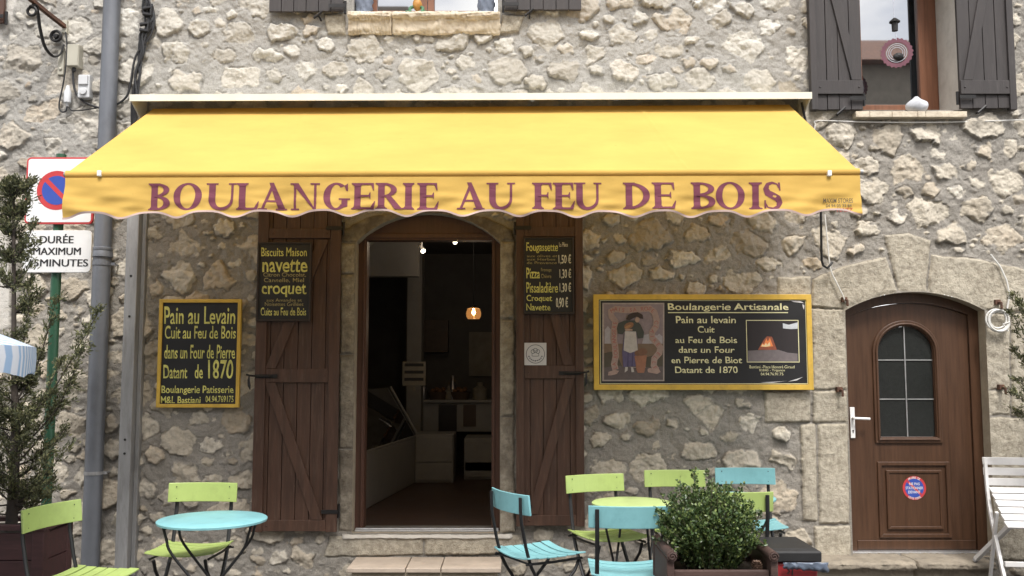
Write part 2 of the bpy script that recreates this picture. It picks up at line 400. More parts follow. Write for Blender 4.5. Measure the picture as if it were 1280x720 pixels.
for k, b in enumerate(BLOCKS):
    w = window(b, .05); X = GX[w] + .009*WX1[w] + .003*RG[w]; Z = GZ[w] + .009*WZ1[w] + .003*RG[w]
    sd = poly_sdf(b, X, Z); ins = sd < .004
    prot = rng.uniform(.010, .017); tx, tz = rng.normal(0, .006, 2); cx, cz = np.mean([p[0] for p in b]), np.mean([p[1] for p in b])
    hh = .002 + prot*smooth(0, .012, -sd) + tx*(GX[w]-cx) + tz*(GZ[w]-cz) + .0045*RG[w] + .006*np.minimum(0, RID[w]) + .005*WX1[w]
    height[w] = np.where(ins, hh, height[w]); dress[w] = np.maximum(dress[w], smooth(.006, -.001, sd)); occ[w] = np.where(sd < .012, -2, occ[w])
    mask[w] = np.where(ins, smooth(.003, -.003, sd), mask[w]); tone[w] = np.where(ins, rng.random(), tone[w])
    if 15 <= k <= 22: stain[w] = np.where(ins, np.clip((.95 if k == 22 else .45)+.5*BIG[w]+.5*WX1[w], 0, 1), stain[w])
# smooth lime plaster near the upper left window and beside it
for pl in ([XZ(-60, -60), XZ(20, -60), XZ(22, 0), XZ(16, 25), XZ(6, 45), XZ(-4, 62), XZ(-60, 60)],
           [XZ(-40, 285), XZ(10, 290), XZ(13, 410), XZ(-40, 420)]):
    w = window(pl, .06); sd = poly_sdf(pl, GX[w] + .02*WX1[w], GZ[w] + .02*WZ1[w])
    plas[w] = np.maximum(plas[w], smooth(.012, -.012, sd)); height[w] = height[w]*(1-.75*plas[w]) + .008*plas[w]; occ[w] = np.where(sd < .0, -3, occ[w])

def stone(cx, cz, a, b, gap, sid):
    r = max(a, b)*1.35
    i0, i1 = int((cx-r-GX0)/H), int((cx+r-GX0)/H)+1; j0, j1 = int((cz-r-GZ0)/H), int((cz+r-GZ0)/H)+1
    if i0 < 0 or j0 < 0 or i1 >= nx or j1 >= nz_: return False
    jc, ic = int((cz-GZ0)/H), int((cx-GX0)/H)
    if occ[jc, ic]: return False
    w = (slice(j0, j1), slice(i0, i1)); al = rng.normal(0, .16); ca, sa = math.cos(al), math.sin(al)
    k = min(1.0, a/.09); amp = .036*k + .007
    dx, dz = GX[w]-cx + amp*WX1[w], GZ[w]-cz + amp*WZ1[w]
    u, v = dx*ca+dz*sa, -dx*sa+dz*ca
    n = rng.integers(5, 9); th0 = rng.random()*6.28; sd = np.full(u.shape, -9.)
    for q in range(n):
        th = th0 + 6.283*(q + rng.uniform(-.3, .3))/n; c, s_ = math.cos(th), math.sin(th)
        sd = np.maximum(sd, u*c + v*s_ - math.hypot(a*c, b*s_)*rng.uniform(.80, 1.02))
    if (occ[w][sd < gap] != 0).any(): return False
    occ[w] = np.where(sd < 0, sid, occ[w])
    e = rng.uniform(.004, .012)*(.5+.5*k); t = smooth(0, 1, np.clip(-sd/e, 0, 1))
    p = rng.uniform(.006, .030)*(.35+.65*k)
    f = p + rng.normal(0, .05)*dx + rng.normal(0, .05)*dz
    for q in range(3): f = np.minimum(f, p*1.35 + rng.normal(0, .22)*(dx+rng.normal(0, .3)*a) + rng.normal(0, .26)*(dz+rng.normal(0, .3)*b))
    f = np.maximum(f, -.002) + k*(.0095*RG[w] + .0065*RID[w] + .010*WX1[w])
    sm = rng.uniform(-.004, .014)                                # mortar smeared over some of the edge
    mk = smooth(-.003, .005, -sd - sm*.7 + .03*(RG[w]+WX1[w])*rng.uniform(.3, 1.4))
    ins = sd < .006
    height[w] = np.where(ins, height[w]*(1-t*.75) + t*f, height[w])
    crk = smooth(.007, .0, np.abs(sd-.003))*smooth(-.02, .18, WX1[w]*1.0+RG[w]*.6+rng.uniform(-.15, .2))*k
    height[w] -= .009*crk
    mask[w] = np.where(ins, np.maximum(mask[w], mk), mask[w]); tone[w] = np.where(ins, np.clip(rng.normal(.5, .26), 0, 1), tone[w])
    hue[w] = np.where(ins, max(0, rng.normal(.08, .22)) if rng.random() < .5 else .04, hue[w])
    return True
sid = 1
for cnt, alo, ahi, gap in ((1700, .12, .18, .012), (7500, .075, .125, .010), (9000, .045, .078, .010), (5000, .022, .042, .010), (2500, .010, .02, .009)):
    for _ in range(cnt):
        a = rng.uniform(alo, ahi)
        if stone(rng.uniform(GX0, GX1), rng.uniform(GZ0, GZ1), a, a*rng.uniform(.48, .82), gap*rng.uniform(.6, 1.8), sid): sid += 1
print('stones', sid)
tint_zone = np.clip(smooth(3.25, 2.75, GZ + .5*BIG + .2*WX1) + .8*smooth(1.9, 2.4, GX + .5*BIG), 0, 1)  # mortar darker and browner, stone warmer, low on the wall and at right
EDGE_Y = .012                                                    # the arris of every opening
height += 0.0
near = smooth(.035, .0, osdf); height = height*(1-near) + EDGE_Y*near
YY = -height
# snap the grid to the outlines of the openings
VX, VZ = GX.copy(), GZ.copy()
gzv, gxv = np.gradient(osdf, H)
sel = (osdf < .5*H) & (osdf > -1.6*H)
VX[sel] -= osdf[sel]*gxv[sel]; VZ[sel] -= osdf[sel]*gzv[sel]
cc = .25*(osdf[:-1, :-1]+osdf[1:, :-1]+osdf[:-1, 1:]+osdf[1:, 1:])
keep = cc > 0
idx = np.arange(nx*nz_).reshape(nz_, nx)
quads = np.stack([idx[:-1, :-1], idx[:-1, 1:], idx[1:, 1:], idx[1:, :-1]], -1)
def grid_part(name, fm, parent):
    q = quads[fm]; used = np.unique(q); remap = np.full(nx*nz_, -1, np.int64); remap[used] = np.arange(len(used)); q = remap[q]
    off = wloc(parent)
    co = np.stack([VX.ravel()[used]-off.x, YY.ravel()[used]-off.y, VZ.ravel()[used]-off.z], -1).astype(np.float32)
    me = bpy.data.meshes.new(name); me.vertices.add(len(used)); me.vertices.foreach_set('co', co.ravel())
    me.loops.add(q.size); me.loops.foreach_set('vertex_index', q.ravel().astype(np.int32))
    me.polygons.add(len(q)); me.polygons.foreach_set('loop_start', (4*np.arange(len(q))).astype(np.int32))
    for an, ch in (('stone', (mask, tone, hue)), ('kind', (dress, plas, stain))):
        at = me.attributes.new(an, 'FLOAT_COLOR', 'POINT')
        at.data.foreach_set('color', np.stack([c.ravel()[used] for c in ch] + [(tint_zone if an == 'kind' else np.ones(GX.shape)).ravel()[used]], -1).astype(np.float32).ravel())
    me.update(calc_edges=True); me.validate(); me.shade_smooth()
    return link_mesh(name, me, M['wall'], parent)
bx = .25*(GX[:-1, :-1]+GX[1:, 1:]+GX[1:, :-1]+GX[:-1, 1:])
dface = (occ == -2)[:-1, :-1] & (occ == -2)[1:, 1:] & (bx > PX(950, 400))
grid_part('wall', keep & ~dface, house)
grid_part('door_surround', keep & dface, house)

# the wall's thickness: reveals of the openings and the masonry behind the face
def reveal(name, outline, y1, m, closed=False):
    mb = MB(); n = len(outline); Y0 = -EDGE_Y
    vs = [(x, Y0, z) for x, z in outline] + [(x, y1, z) for x, z in outline]
    mb.add(vs, [(i, (i+1) % n, n+(i+1) % n, n+i) for i in range(n)])
    return build(name, mb, m, house)
TH = .46
reveal('bakery_reveal', OPEN_B, TH, M['limestone']); reveal('door_reveal', OPEN_D, TH, M['limestone'])
reveal('window_reveal', OPEN_R, TH, M['plaster']); reveal('window_reveal', OPEN_C, TH, M['plaster'])
core = MB(); XL, XR, ZT = -8, 8, 7.2
e = .02
cols_ = sorted([(bk_l-e, bk_r+e, bk_b-e, max(z for x, z in bk_arch)+e), (dr_l-e, dr_r+e, dr_b-e, max(z for x, z in dr_arch)+e)])
x = XL; Y0, Y1 = .05, TH
for (a, b_, z0, z1) in cols_:
    core.box(x, a, Y0, Y1, -.1, 3.05); core.box(a, b_, Y0, Y1, z1, 3.05); core.box(a, b_, Y0, Y1, -.1, z0); x = b_
core.box(x, XR, Y0, Y1, -.1, 3.05)
x = XL
for (a, b_, z0) in ((cw[0]-e, cw[1]+e, cw[2]-e), (rw[0]-e, rw[1]+e, rw[2]-e)):
    core.box(x, a, Y0, Y1, 3.05, ZT); core.box(a, b_, Y0, Y1, 3.05, z0); core.box(a, b_, Y0, Y1, WTOP+e, ZT); x = b_
core.box(x, XR, Y0, Y1, 3.05, ZT)
core.box(XL, GX0, -.005, Y0, -.1, ZT); core.box(GX1, XR, -.005, Y0, -.1, ZT); core.box(GX0, GX1, -.005, Y0, GZ1, ZT)
build('masonry', core, M['plaster'], house)
rf = MB(); rf.add([(XL-.3, -.5, 7.1), (XR+.3, -.5, 7.1), (XR+.3, 5, 9.2), (XL-.3, 5, 9.2), (XL-.3, -.5, 7.22), (XR+.3, -.5, 7.22), (XR+.3, 5, 9.35), (XL-.3, 5, 9.35)],
   [(0, 1, 2, 3), (4, 5, 6, 7), (0, 1, 5, 4), (2, 3, 7, 6), (0, 3, 7, 4), (1, 2, 6, 5)])
build('roof', rf, mat('roof_tile', (.30, .14, .08), .8, .3, 6, .3), house)
# shop interior shell
sh = MB(); IX0, IX1, IY1, IZ0, IZ1 = -2.4, 1.35, 4.6, bk_b, 2.95
sh.add([(IX0, TH, IZ0), (IX0, IY1, IZ0), (IX0, IY1, IZ1), (IX0, TH, IZ1)], [(0, 1, 2, 3)])
sh.add([(IX1, TH, IZ0), (IX1, IY1, IZ0), (IX1, IY1, IZ1), (IX1, TH, IZ1)], [(0, 1, 2, 3)])
sh.add([(IX0, IY1, IZ0), (IX1, IY1, IZ0), (IX1, IY1, IZ1), (IX0, IY1, IZ1)], [(0, 1, 2, 3)])
sh.add([(IX0, TH, IZ1), (IX1, TH, IZ1), (IX1, IY1, IZ1), (IX0, IY1, IZ1)], [(0, 1, 2, 3)])
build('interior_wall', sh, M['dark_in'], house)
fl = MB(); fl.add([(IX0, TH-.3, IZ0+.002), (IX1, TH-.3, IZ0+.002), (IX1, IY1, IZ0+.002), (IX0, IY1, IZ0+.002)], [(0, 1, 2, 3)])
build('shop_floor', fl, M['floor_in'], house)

# ------------------------------------------------------------------ joinery of the house
from mathutils.geometry import tessellate_polygon
def holed(mb, outer, inners, y0, y1):
    """front face with holes at y0 plus the holes' and the rim's returns back to y1"""
    loops = [outer] + inners
    tri = tessellate_polygon([[Vector((x, z, 0)) for x, z in l] for l in loops]); flat = [p for l in loops for p in l]
    mb.add([(x, y0, z) for x, z in flat], [tuple(t) for t in tri])
    for l in loops:
        n = len(l); mb.add([(x, y0, z) for x, z in l] + [(x, y1, z) for x, z in l], [(i, (i+1) % n, n+(i+1) % n, n+i) for i in range(n)])
def inset_arch(xl, xr, zb, zs, zc, d, n=14): return [(xl+d, zb), (xr-d, zb)] + arch(xl+d, xr-d, zs-d*.4, zc-d, n)

# --- brown house door on the right
DY = .115
d_l, d_r, d_b, d_s, d_c = dr_l, dr_r, dr_b+.02, dr_arch[0][1], dr_arch[7][1]
door = None
fr = MB(); holed(fr, inset_arch(d_l, d_r, d_b-.02, d_s, d_c, .001), [inset_arch(d_l, d_r, d_b-.001, d_s, d_c, .075)], DY-.02, DY+.07)
frame_o = build('door_frame', fr, M['door_brown'], house, bevel=.003)
def DX(px, py): p = P(px, py, DY); return (p.x, p.z)
gl, gt = DX(1101, 546); gr, _ = DX(1170, 546); gb = gt; gtop = DX(1136, 408)[1]
gw = (gr-gl)/2
def garch(d): 
    return [(gl-d, gb-d), (gr+d, gb-d)] + [((gl+gr)/2+(gw+d)*math.cos(math.pi*i/18), gtop-gw*.93+(gw*.93+d)*math.sin(math.pi*i/18)) for i in range(19)]
leaf = MB(); holed(leaf, inset_arch(d_l, d_r, d_b+.004, d_s, d_c, .078), [garch(0)], DY, DY+.05)
leaf_o = build('door', leaf, M['door_brown'], house)
leaf_o['label'] = 'brown wooden house door with arched glass'
def closed_ring(mb, A, B, y0, y1): mb.ringstrip(A+[A[0]], B+[B[0]], y0, y1)
mo = MB(); closed_ring(mo, garch(.004), garch(.046), DY-.016, DY+.002); closed_ring(mo, garch(.012), garch(.026), DY-.026, DY-.01)
x0, z1 = DX(1096, 577); x1, _ = DX(1186, 577); _, z0 = DX(1140, 672)
def rct(d): return [(x0+d, z0+d), (x1-d, z0+d), (x1-d, z1-d), (x0+d, z1-d)]
closed_ring(mo, rct(0), rct(.03), DY-.014, DY+.002); closed_ring(mo, rct(.062), rct(.085), DY-.016, DY+.002)
mo.plate(rct(.0855), DY-.008)
build('moulding', mo, M['door_brown'], leaf_o, bevel=.005)
# vertical groove strips beside the leaf and the bottom rail
rail = MB(); xa, za = DX(1068, 664); xb, _ = DX(1205, 664)
rail.box(d_l+.082, d_r-.082, DY-.008, DY+.001, d_b+.012, DX(1140, 681)[1]+.035)
build('bottom_rail', rail, M['door_brown'], leaf_o, bevel=.004)
gp = MB(); gp.prism(garch(-.001), DY+.018, DY+.026); build('pane', gp, M['door_pane'], leaf_o)
br = MB(); cx = (gl+gr)/2; br.box(cx-.004, cx+.004, DY+.010, DY+.0175, gb, gtop)
for py in (450, 499): 
    z = DX(1136, py)[1]; br.box(gl, gr, DY+.0105, DY+.0172, z-.004, z+.004)
build('glazing_bar', br, M['alu'], leaf_o)
plain('white_paint', (.78, .78, .77), .35)
hx, hz = DX(1064, 528)
hd = MB(); hd.box(hx-.017, hx+.017, DY-.032, DY-.019, hz-.115, hz+.115)
hd.tube([(hx, DY-.03, hz+.035), (hx, DY-.07, hz+.035), (hx+.02, DY-.075, hz+.034), (hx+.115, DY-.073, hz+.03)], .010, 10)
build('handle', hd, M['white_paint'], leaf_o, smooth=True, bevel=.003)
kh = MB(); kh.lathe([(.006, 0), (.006, .004)], (hx, DY-.0325, hz-.06), 10, Matrix.Rotation(R(90), 3, 'X')); kh.box(hx-.002, hx+.002, DY-.0365, DY-.0322, hz-.078, hz-.06)
build('keyhole', kh, M['iron'], leaf_o)
th = MB(); th.box(dr_l+.003, dr_r-.003, DY-.07, DY+.02, dr_b-.012, dr_b+.026); build('threshold', th, M['alu'], frame_o, bevel=.003)

# --- bakery doorway frame
BY = .10
b_l, b_r, b_b, b_s, b_c = bk_l, bk_r, bk_b, bk_arch[0][1], bk_arch[7][1]
def BX(px, py): p = P(px, py, BY); return (p.x, p.z)
il, it = BX(459, 300); ir, _ = BX(615, 300)
fb = MB(); holed(fb, inset_arch(b_l, b_r, b_b+.003, b_s, b_c, .001), [[(il, b_b+.0035), (ir, b_b+.0035), (ir, it), (il, it)]], BY, BY+.12)
bf = build('bakery_door_frame', fb, M['frame_brown'], house, bevel=.003); bf['label'] = 'dark brown wooden frame of the open bakery doorway'
lp = MB(); lp.box(il-.05, ir+.05, BY-.012, BY+.002, it+.012, it+.05); lp.box(il-.026, il-.010, BY-.012, BY+.002, b_b+.01, it+.011); lp.box(ir+.010, ir+.026, BY-.012, BY+.002, b_b+.01, it+.011)
build('moulding', lp, M['frame_brown'], bf, bevel=.004)
tb = MB(); tb.box(b_l+.01, b_r-.01, BY-.06, BY+.13, b_b-.006, b_b+.014); tb.box(b_l+.01, b_r-.01, BY-.03, BY-.01, b_b+.0142, b_b+.022); build('threshold', tb, M['alu'], bf, bevel=.003)

# --- windows
def window_frame(xl, xr, zb, Y, cols, rail_w, name_extra=None):
    f = MB(); f.box(xl, xr, Y, Y+.06, zb, zb+rail_w*.8); f.box(xl, xl+rail_w, Y, Y+.06, zb, WTOP); f.box(xr-rail_w, xr, Y, Y+.06, zb, WTOP); f.box(xl, xr, Y+.001, Y+.06, WTOP-rail_w, WTOP)
    o = build('window_frame', f, M['window_wood'], house, bevel=.004)
    w = (xr-xl-2*rail_w)/cols
    for k in range(cols):
        a = xl+rail_w+k*w; s = MB(); sw = .055
        s.box(a+.002, a+sw, Y-.018, Y+.04, zb+rail_w*.8+.002, WTOP-rail_w); s.box(a+w-sw, a+w-.002, Y-.018, Y+.04, zb+rail_w*.8+.002, WTOP-rail_w)
        s.box(a+sw, a+w-sw, Y-.017, Y+.04, zb+rail_w*.8+.003, zb+rail_w*.8+.06); s.box(a+sw, a+w-sw, Y-.017, Y+.04, WTOP-rail_w-.05, WTOP-rail_w)
        build('sash', s, M['window_wood'], o, bevel=.004)
        g = MB(); g.box(a+sw-.005, a+w-sw+.005, Y+.012, Y+.02, zb+rail_w*.8+.05, WTOP-rail_w-.04); build('pane', g, M['pane'], o)
    return o
window_frame(rw[0], rw[1]-.002, rw[2]+.002, .35, 1, .10)['label'] = 'brown wooden window frame with reflecting glass'
window_frame(cw[0]+.05, cw[1]-.05, cw[2]-.02, .20, 2, .055)['label'] = 'brown two-leaf window frame above the awning'

# --- stone sills
def nz3(x, s): return math.sin(x*s*1.7+1.3)*.5+math.sin(x*s*3.1+.4)*.3+math.sin(x*s*7.3+2)*.2
def rough_sweep(mb, x0, x1, prof, amp, seed, seg=70):
    rr = random.Random(seed); k = len(prof); vs = []; ph = [rr.random()*20 for _ in prof]
    for i in range(seg+1):
        x = x0+(x1-x0)*i/seg; e = min(i, seg-i)
        for j, (y, z) in enumerate(prof):
            a = amp*(nz3(x+ph[j]*.1, 9)+rr.uniform(-.6, .6)); sh = .0 if e else .006
            vs.append((x+rr.uniform(-.003, .003)*(1 if e else 2), y+a*.8+(sh if y < 0 else 0), z+a))
    fs = [(i*k+j, i*k+(j+1) % k, (i+1)*k+(j+1) % k, (i+1)*k+j) for i in range(seg) for j in range(k)]
    fs += [tuple(range(k)), tuple(seg*k+j for j in range(k))]; return mb.add(vs, fs)
def fine_prof(pr, n=4):
    o = []
    for i in range(len(pr)):
        a, b = pr[i], pr[(i+1) % len(pr)]
        for q in range(n): o.append((a[0]+(b[0]-a[0])*q/n, a[1]+(b[1]-a[1])*q/n))
    return o
sz1, sz0 = PZ(530, 15, -.08), PZ(530, 41, -.05)
pr = fine_prof([(.25, sz1+.012), (-.06, sz1+.01), (-.085, sz1), (-.088, sz1-.03), (-.07, sz1-.045), (-.058, sz1-.06), (-.045, sz0+.02), (-.03, sz0), (.0, sz0)], 3)
for a, b, s in ((434, 488.5, 3), (490.5, 625, 5)):
    sm = MB(); rough_sweep(sm, PX(a, 20, -.08), PX(b, 20, -.08), pr, .0075, s)
    o = build('window_sill', sm, M['sill_stone'], house, smooth='all')
sl = MB(); zs = PZ(1140, 139, -.07)
for a, b in ((1070, 1087), (1087.4, 1115), (1115.4, 1147), (1147.4, 1157), (1157.4, 1209)): sl.box(PX(a, 140, -.07), PX(b, 140, -.07), -.07, .37, zs-.045, zs)
build('window_sill', sl, M['sill_stone'], house, bevel=.004)

# --- shutters
def shutter(rect, Y, m, planks, stile, braces, rails, label, th=.028, ztop=None, hinge_side=1):
    """planks with gaps; ledges and braces stand proud; everything a sub-part of this shutter"""
    x0, x1 = rect[0], rect[1]; z0, z1 = rect[2], rect[3]
    mb = MB(); rr = random.Random(int(abs(x0)*1000)); n = planks; w = (x1-x0)/n
    for k in range(n):
        dz = rr.uniform(-.002, .002); dy = rr.uniform(-.0015, .0015)
        mb.box(x0+k*w+.0022, x0+(k+1)*w-.0022, Y-th+dy, Y, z0+dz, z1)
    mb.box(x0+.01, x1-.01, Y-.008, Y-.003, z0+.01, z1-.01)
    o = build('shutter', mb, m, house, bevel=.0025); o['label'] = label
    if stile:
        for a, b in ((x0-.004, x0+stile), (x1-stile, x1+.004)):
            s = MB(); s.box(a, b, Y-th-.020, Y-th+.003, z0-.004, z1+.003); build('stile', s, m, o, bevel=.003)
    a, b = x0+(stile or .0)+.002, x1-(stile or .0)-.002
    for i, (r0, r1) in enumerate(rails):
        s = MB(); s.box(a, b, Y-th-.018, Y-th+.003, r0, r1)
        for xx in (a+.03, b-.03): s.lathe([(.0, .006), (.007, .004), (.008, 0)], (xx, Y-th-.018, (r0+r1)/2), 8, Matrix.Rotation(R(90), 3, 'X'))
        build('rail', s, m, o, bevel=.003)
    for (p, q, hw) in braces:
        p, q = Vector(p), Vector(q); t = (q-p).normalized(); 
        s = MB(); s.prism([(p.x-hw, p.y), (p.x+hw, p.y), (q.x+hw, q.y), (q.x-hw, q.y)], Y-th-.016, Y-th+.003); build('brace', s, m, o, bevel=.003)
    for zz in (z0+(z1-z0)*.06, z0+(z1-z0)*.94):
        h = MB(); xx = x1+.012 if hinge_side > 0 else x0-.012
        h.tube([(xx, Y-.012, zz-.05), (xx, Y-.012, zz+.05)], .011, 8); h.box(min(xx, xx-hinge_side*.12), max(xx, xx-hinge_side*.12), Y-th-.0255, Y-th-.0205, zz-.014, zz+.014)
        build('hinge', h, M['iron'], o)
    return o
SY = -.035
def SXZ(px, py): p = P(px, py, SY-.03); return (p.x, p.z)
# bakery shutters
Lx0, Lx1, Lz0, Lz1 = SXZ(319, 500)[0], SXZ(423, 500)[0], SXZ(370, 664)[1], SXZ(370, 262)[1]
r1, r0 = SXZ(370, 461)[1], SXZ(370, 478)[1]; st = .075
sL = shutter((Lx0, Lx1, Lz0, Lz1), SY, M['shutter_brown'], 6, st,
   [((Lx0+.11, r1+.002), (Lx1-.13, SXZ(370, 300)[1]), .04), ((Lx0+.11, r0-.002), (Lx1-.14, Lz0+.082), .04)],
   [(r0, r1), (Lz0+.002, Lz0+.08), (SXZ(370, 298)[1], SXZ(370, 286)[1])], 'brown plank shutter folded back left of the bakery doorway')
Rx0, Rx1, Rz0, Rz1 = SXZ(646, 500)[0], SXZ(729, 500)[0], SXZ(690, 657)[1], SXZ(690, 262)[1]
q1, q0 = SXZ(690, 457)[1], SXZ(690, 473)[1]
sR = shutter((Rx0, Rx1, Rz0, Rz1), SY, M['shutter_brown'], 5, .055,
   [((Rx1-.11, q1+.002), (Rx0+.13, SXZ(690, 298)[1]), .035), ((Rx1-.10, q0-.002), (Rx0+.115, Rz0+.08), .035)],
   [(q0, q1), (Rz0+.002, Rz0+.075), (SXZ(690, 296)[1], SXZ(690, 284)[1])], 'brown plank shutter folded back right of the bakery doorway', hinge_side=-1)
for (px, py, s, o) in ((311, 470, 1, sL), (733, 466, -1, sR)):
    k = MB(); c = P(px, py, -.12); 
    k.tube([(c.x+s*.16, SY-.055, c.z-.003), (c.x+s*.05, -.10, c.z), (c.x, -.115, c.z+.004), (c.x-s*.02, -.112, c.z+.012)], .008, 8)
    k.box(min(c.x+s*.04, c.x+s*.2), max(c.x+s*.04, c.x+s*.2), SY-.053, SY-.047, c.z-.016, c.z+.012)
    k.tube([(c.x+s*.002, -.118, c.z-.0), (c.x+s*.0, -.12, c.z-.03), (c.x+s*.004, -.12, c.z-.07), (c.x+s*.012, -.12, c.z-.10)], .008, 8, rs=[.005, .009, .011, .003])
    build('latch', k, M['iron'], o)
# grey shutters of the right upper window
a0, a1 = SXZ(1018, 70)[0], SXZ(1077, 70)[0]; zz0 = SXZ(1048, 137)[1]
rb, ra = SXZ(1050, 118)[1], SXZ(1050, 101)[1]; top = 4.85
g1 = shutter((a0, a1, zz0, top), SY, M['shutter_grey'], 4, .0, [((a1-.05, ra+.002), (a1-.30, ra+1.15), .035)], [(rb, ra)], 'grey plank shutter left of the right upper window')
b0, b1 = SXZ(1198, 70)[0], SXZ(1261, 70)[0]; zz1 = SXZ(1230, 135)[1]
g2 = shutter((b0, b1, zz1, top), SY, M['shutter_grey'], 4, .0, [((b0+.06, ra+.002), (b0+.31, ra+1.15), .035)], [(rb, ra)], 'grey plank shutter right of the right upper window', hinge_side=-1)
for (x, y_, o) in ((a0-.012, 0, g1), (b1+.012, 0, g2)):
    s = MB(); s.box(x-.025, x+.025, SY-.05, SY+.01, zz0-.005, top); build('stile', s, M['shutter_grey'], o, bevel=.003)
c0, c1 = SXZ(336, 5)[0], SXZ(429, 5)[0]; d0, d1 = SXZ(631, 5)[0], SXZ(727, 5)[0]
g3 = shutter((c0, c1, SXZ(380, 14)[1], top), SY, M['shutter_grey'], 6, 0, [], [(4.5, 4.6)], 'grey plank shutter left of the middle upper window')
g4 = shutter((d0, d1, SXZ(680, 12)[1], top), SY, M['shutter_grey'], 6, 0, [], [(4.5, 4.6)], 'grey plank shutter right of the middle upper window', hinge_side=-1)
for (px, py, o) in ((1052, 138, g1), (1228, 136, g2), (398, 18, g3), (662, 15, g4)):
    k = MB(); c = P(px, py, -.1); k.tube([(c.x, .0, c.z-.01), (c.x, -.095, c.z-.01)], .007, 6); k.tube([(c.x-.035, -.1, c.z-.03), (c.x+.03, -.1, c.z+.025)], .009, 6)
    build('latch', k, M['iron'], o)
# upper left window, only its shutter's edge shows
e1 = SXZ(5, 5)[0]
shutter((e1-.5, e1, SXZ(5, 28)[1], top), SY, M['frame_brown'], 6, 0, [], [(4.5, 4.6)], 'brown shutter at the upper left corner')

# --- steps
stp = MB(); sy1 = -.40; zt = P(530, 710, -.40).z
jx = [P(433, 710, sy1).x, P(507, 710, sy1).x, P(551, 710, sy1).x, P(627, 710, sy1).x]
for i in range(3): stp.box(jx[i]+.003, jx[i+1]-.003, sy1, -.02, zt-.034, zt+random.uniform(-.002, .002))
step = build('bakery_step', stp, M['tile'], house, bevel=.006)
sb = MB(); sb.box(jx[0]+.03, jx[3]-.03, sy1+.03, -.01, -.05, zt-.036); build('step_base', sb, M['limestone'], step, bevel=.01)
ds = MB(); dz = .155
for a, b, s in ((1022, 1146, 21), (1149, 1246, 22)):
    rough_sweep(ds, P(a, 705, -.27).x, P(b, 705, -.27).x, fine_prof([(.1, dz), (-.24, dz-.002), (-.272, dz-.012), (-.275, dz-.045), (-.25, dz-.058), (-.22, dz-.065), (-.215, -.04), (.1, -.04)], 3), .006, s, 50)
build('door_step', ds, M['step_stone'], house, smooth='all')
# doorway apron under the bakery threshold
ap = MB(); rough_sweep(ap, PX(428, 667), PX(640, 667), fine_prof([(.06, bk_b-.004), (-.015, bk_b-.012), (-.03, bk_b-.035), (.06, bk_b-.05)], 3), .004, 33, 60)
build('threshold_stone', ap, M['plaster'], house, smooth='all')

# ------------------------------------------------------------------ the awning
def fabric(name, c, tr=.28):
    m, t, b = new_mat(name); N, L = t.nodes.new, t.links.new
    tc = N('ShaderNodeTexCoord'); n = N('ShaderNodeTexNoise'); n.inputs['Scale'].default_value = 1.6; n.inputs['Detail'].default_value = 7; n.inputs['Roughness'].default_value = .62
    mp = N('ShaderNodeMapping'); mp.inputs['Scale'].default_value = (1, 1, 2.2); L(tc.outputs['Object'], mp.inputs[0]); L(mp.outputs[0], n.inputs['Vector'])
    r = N('ShaderNodeValToRGB'); r.color_ramp.elements[0].position = .28; r.color_ramp.elements[1].position = .72
    r.color_ramp.elements[0].color = (*lerp3(c, .88), 1); r.color_ramp.elements[1].color = (*lerp3(c, 1.08), 1); L(n.outputs[0], r.inputs[0])
    n4 = N('ShaderNodeTexNoise'); n4.inputs['Scale'].default_value = 26; n4.inputs['Detail'].default_value = 4; L(tc.outputs['Object'], n4.inputs['Vector'])
    r4 = N('ShaderNodeValToRGB'); r4.color_ramp.elements[0].position = .70; r4.color_ramp.elements[1].position = .80; r4.color_ramp.elements[1].color = (.4, .4, .4, 1); L(n4.outputs[0], r4.inputs[0])
    mm = N('ShaderNodeMixRGB'); mm.inputs['Color2'].default_value = (*lerp3(c, .55), 1); L(r4.outputs[0], mm.inputs['Fac']); L(r.outputs[0], mm.inputs['Color1'])
    L(mm.outputs[0], b.inputs['Base Color']); b.inputs['Roughness'].default_value = .85; b.inputs['Specular IOR Level'].default_value = .15
    wv = N('ShaderNodeTexNoise'); wv.inputs['Scale'].default_value = 5; wv.inputs['Detail'].default_value = 6; L(mp.outputs[0], wv.inputs['Vector'])
    bp = N('ShaderNodeBump'); bp.inputs['Strength'].default_value = .12; bp.inputs['Distance'].default_value = .03; L(wv.outputs[0], bp.inputs['Height']); L(bp.outputs[0], b.inputs['Normal'])
    if tr:
        tl = N('ShaderNodeBsdfTranslucent'); L(mm.outputs[0], tl.inputs[0]); mxs = N('ShaderNodeMixShader'); mxs.inputs[0].default_value = tr
        L(b.outputs[0], mxs.inputs[1]); L(tl.outputs[0], mxs.inputs[2]); L(mxs.outputs[0], t.nodes['Material Output'].inputs[0])
    return m
M['canvas'] = fabric('canvas', (.71, .465, .125), .28); M['trim'] = fabric('trim', (.44, .33, .30), 0)
M['letter_purple'] = fabric('letter_purple', (.165, .052, .075), 0)
ay0, ay1 = -.10, -1.45
rl, rr_ = P(192, 136, ay0), P(986, 131, ay0); fl_, fr_ = P(84, 216, ay1), P(1073, 213, ay1)
aw = thing('shop_awning', (P(580, 133, 0).x, 0, P(580, 133, 0).z), 'yellow bakery awning with a wavy valance lettered in purple', 'awning')
def sheet(fn, nu, nv):
    mb = MB(); vs = [fn(i/nu, j/nv) for j in range(nv+1) for i in range(nu+1)]
    return mb.add(vs, [(j*(nu+1)+i, j*(nu+1)+i+1, (j+1)*(nu+1)+i+1, (j+1)*(nu+1)+i) for j in range(nv) for i in range(nu)])
def lerp(a, b, t): return a+(b-a)*t
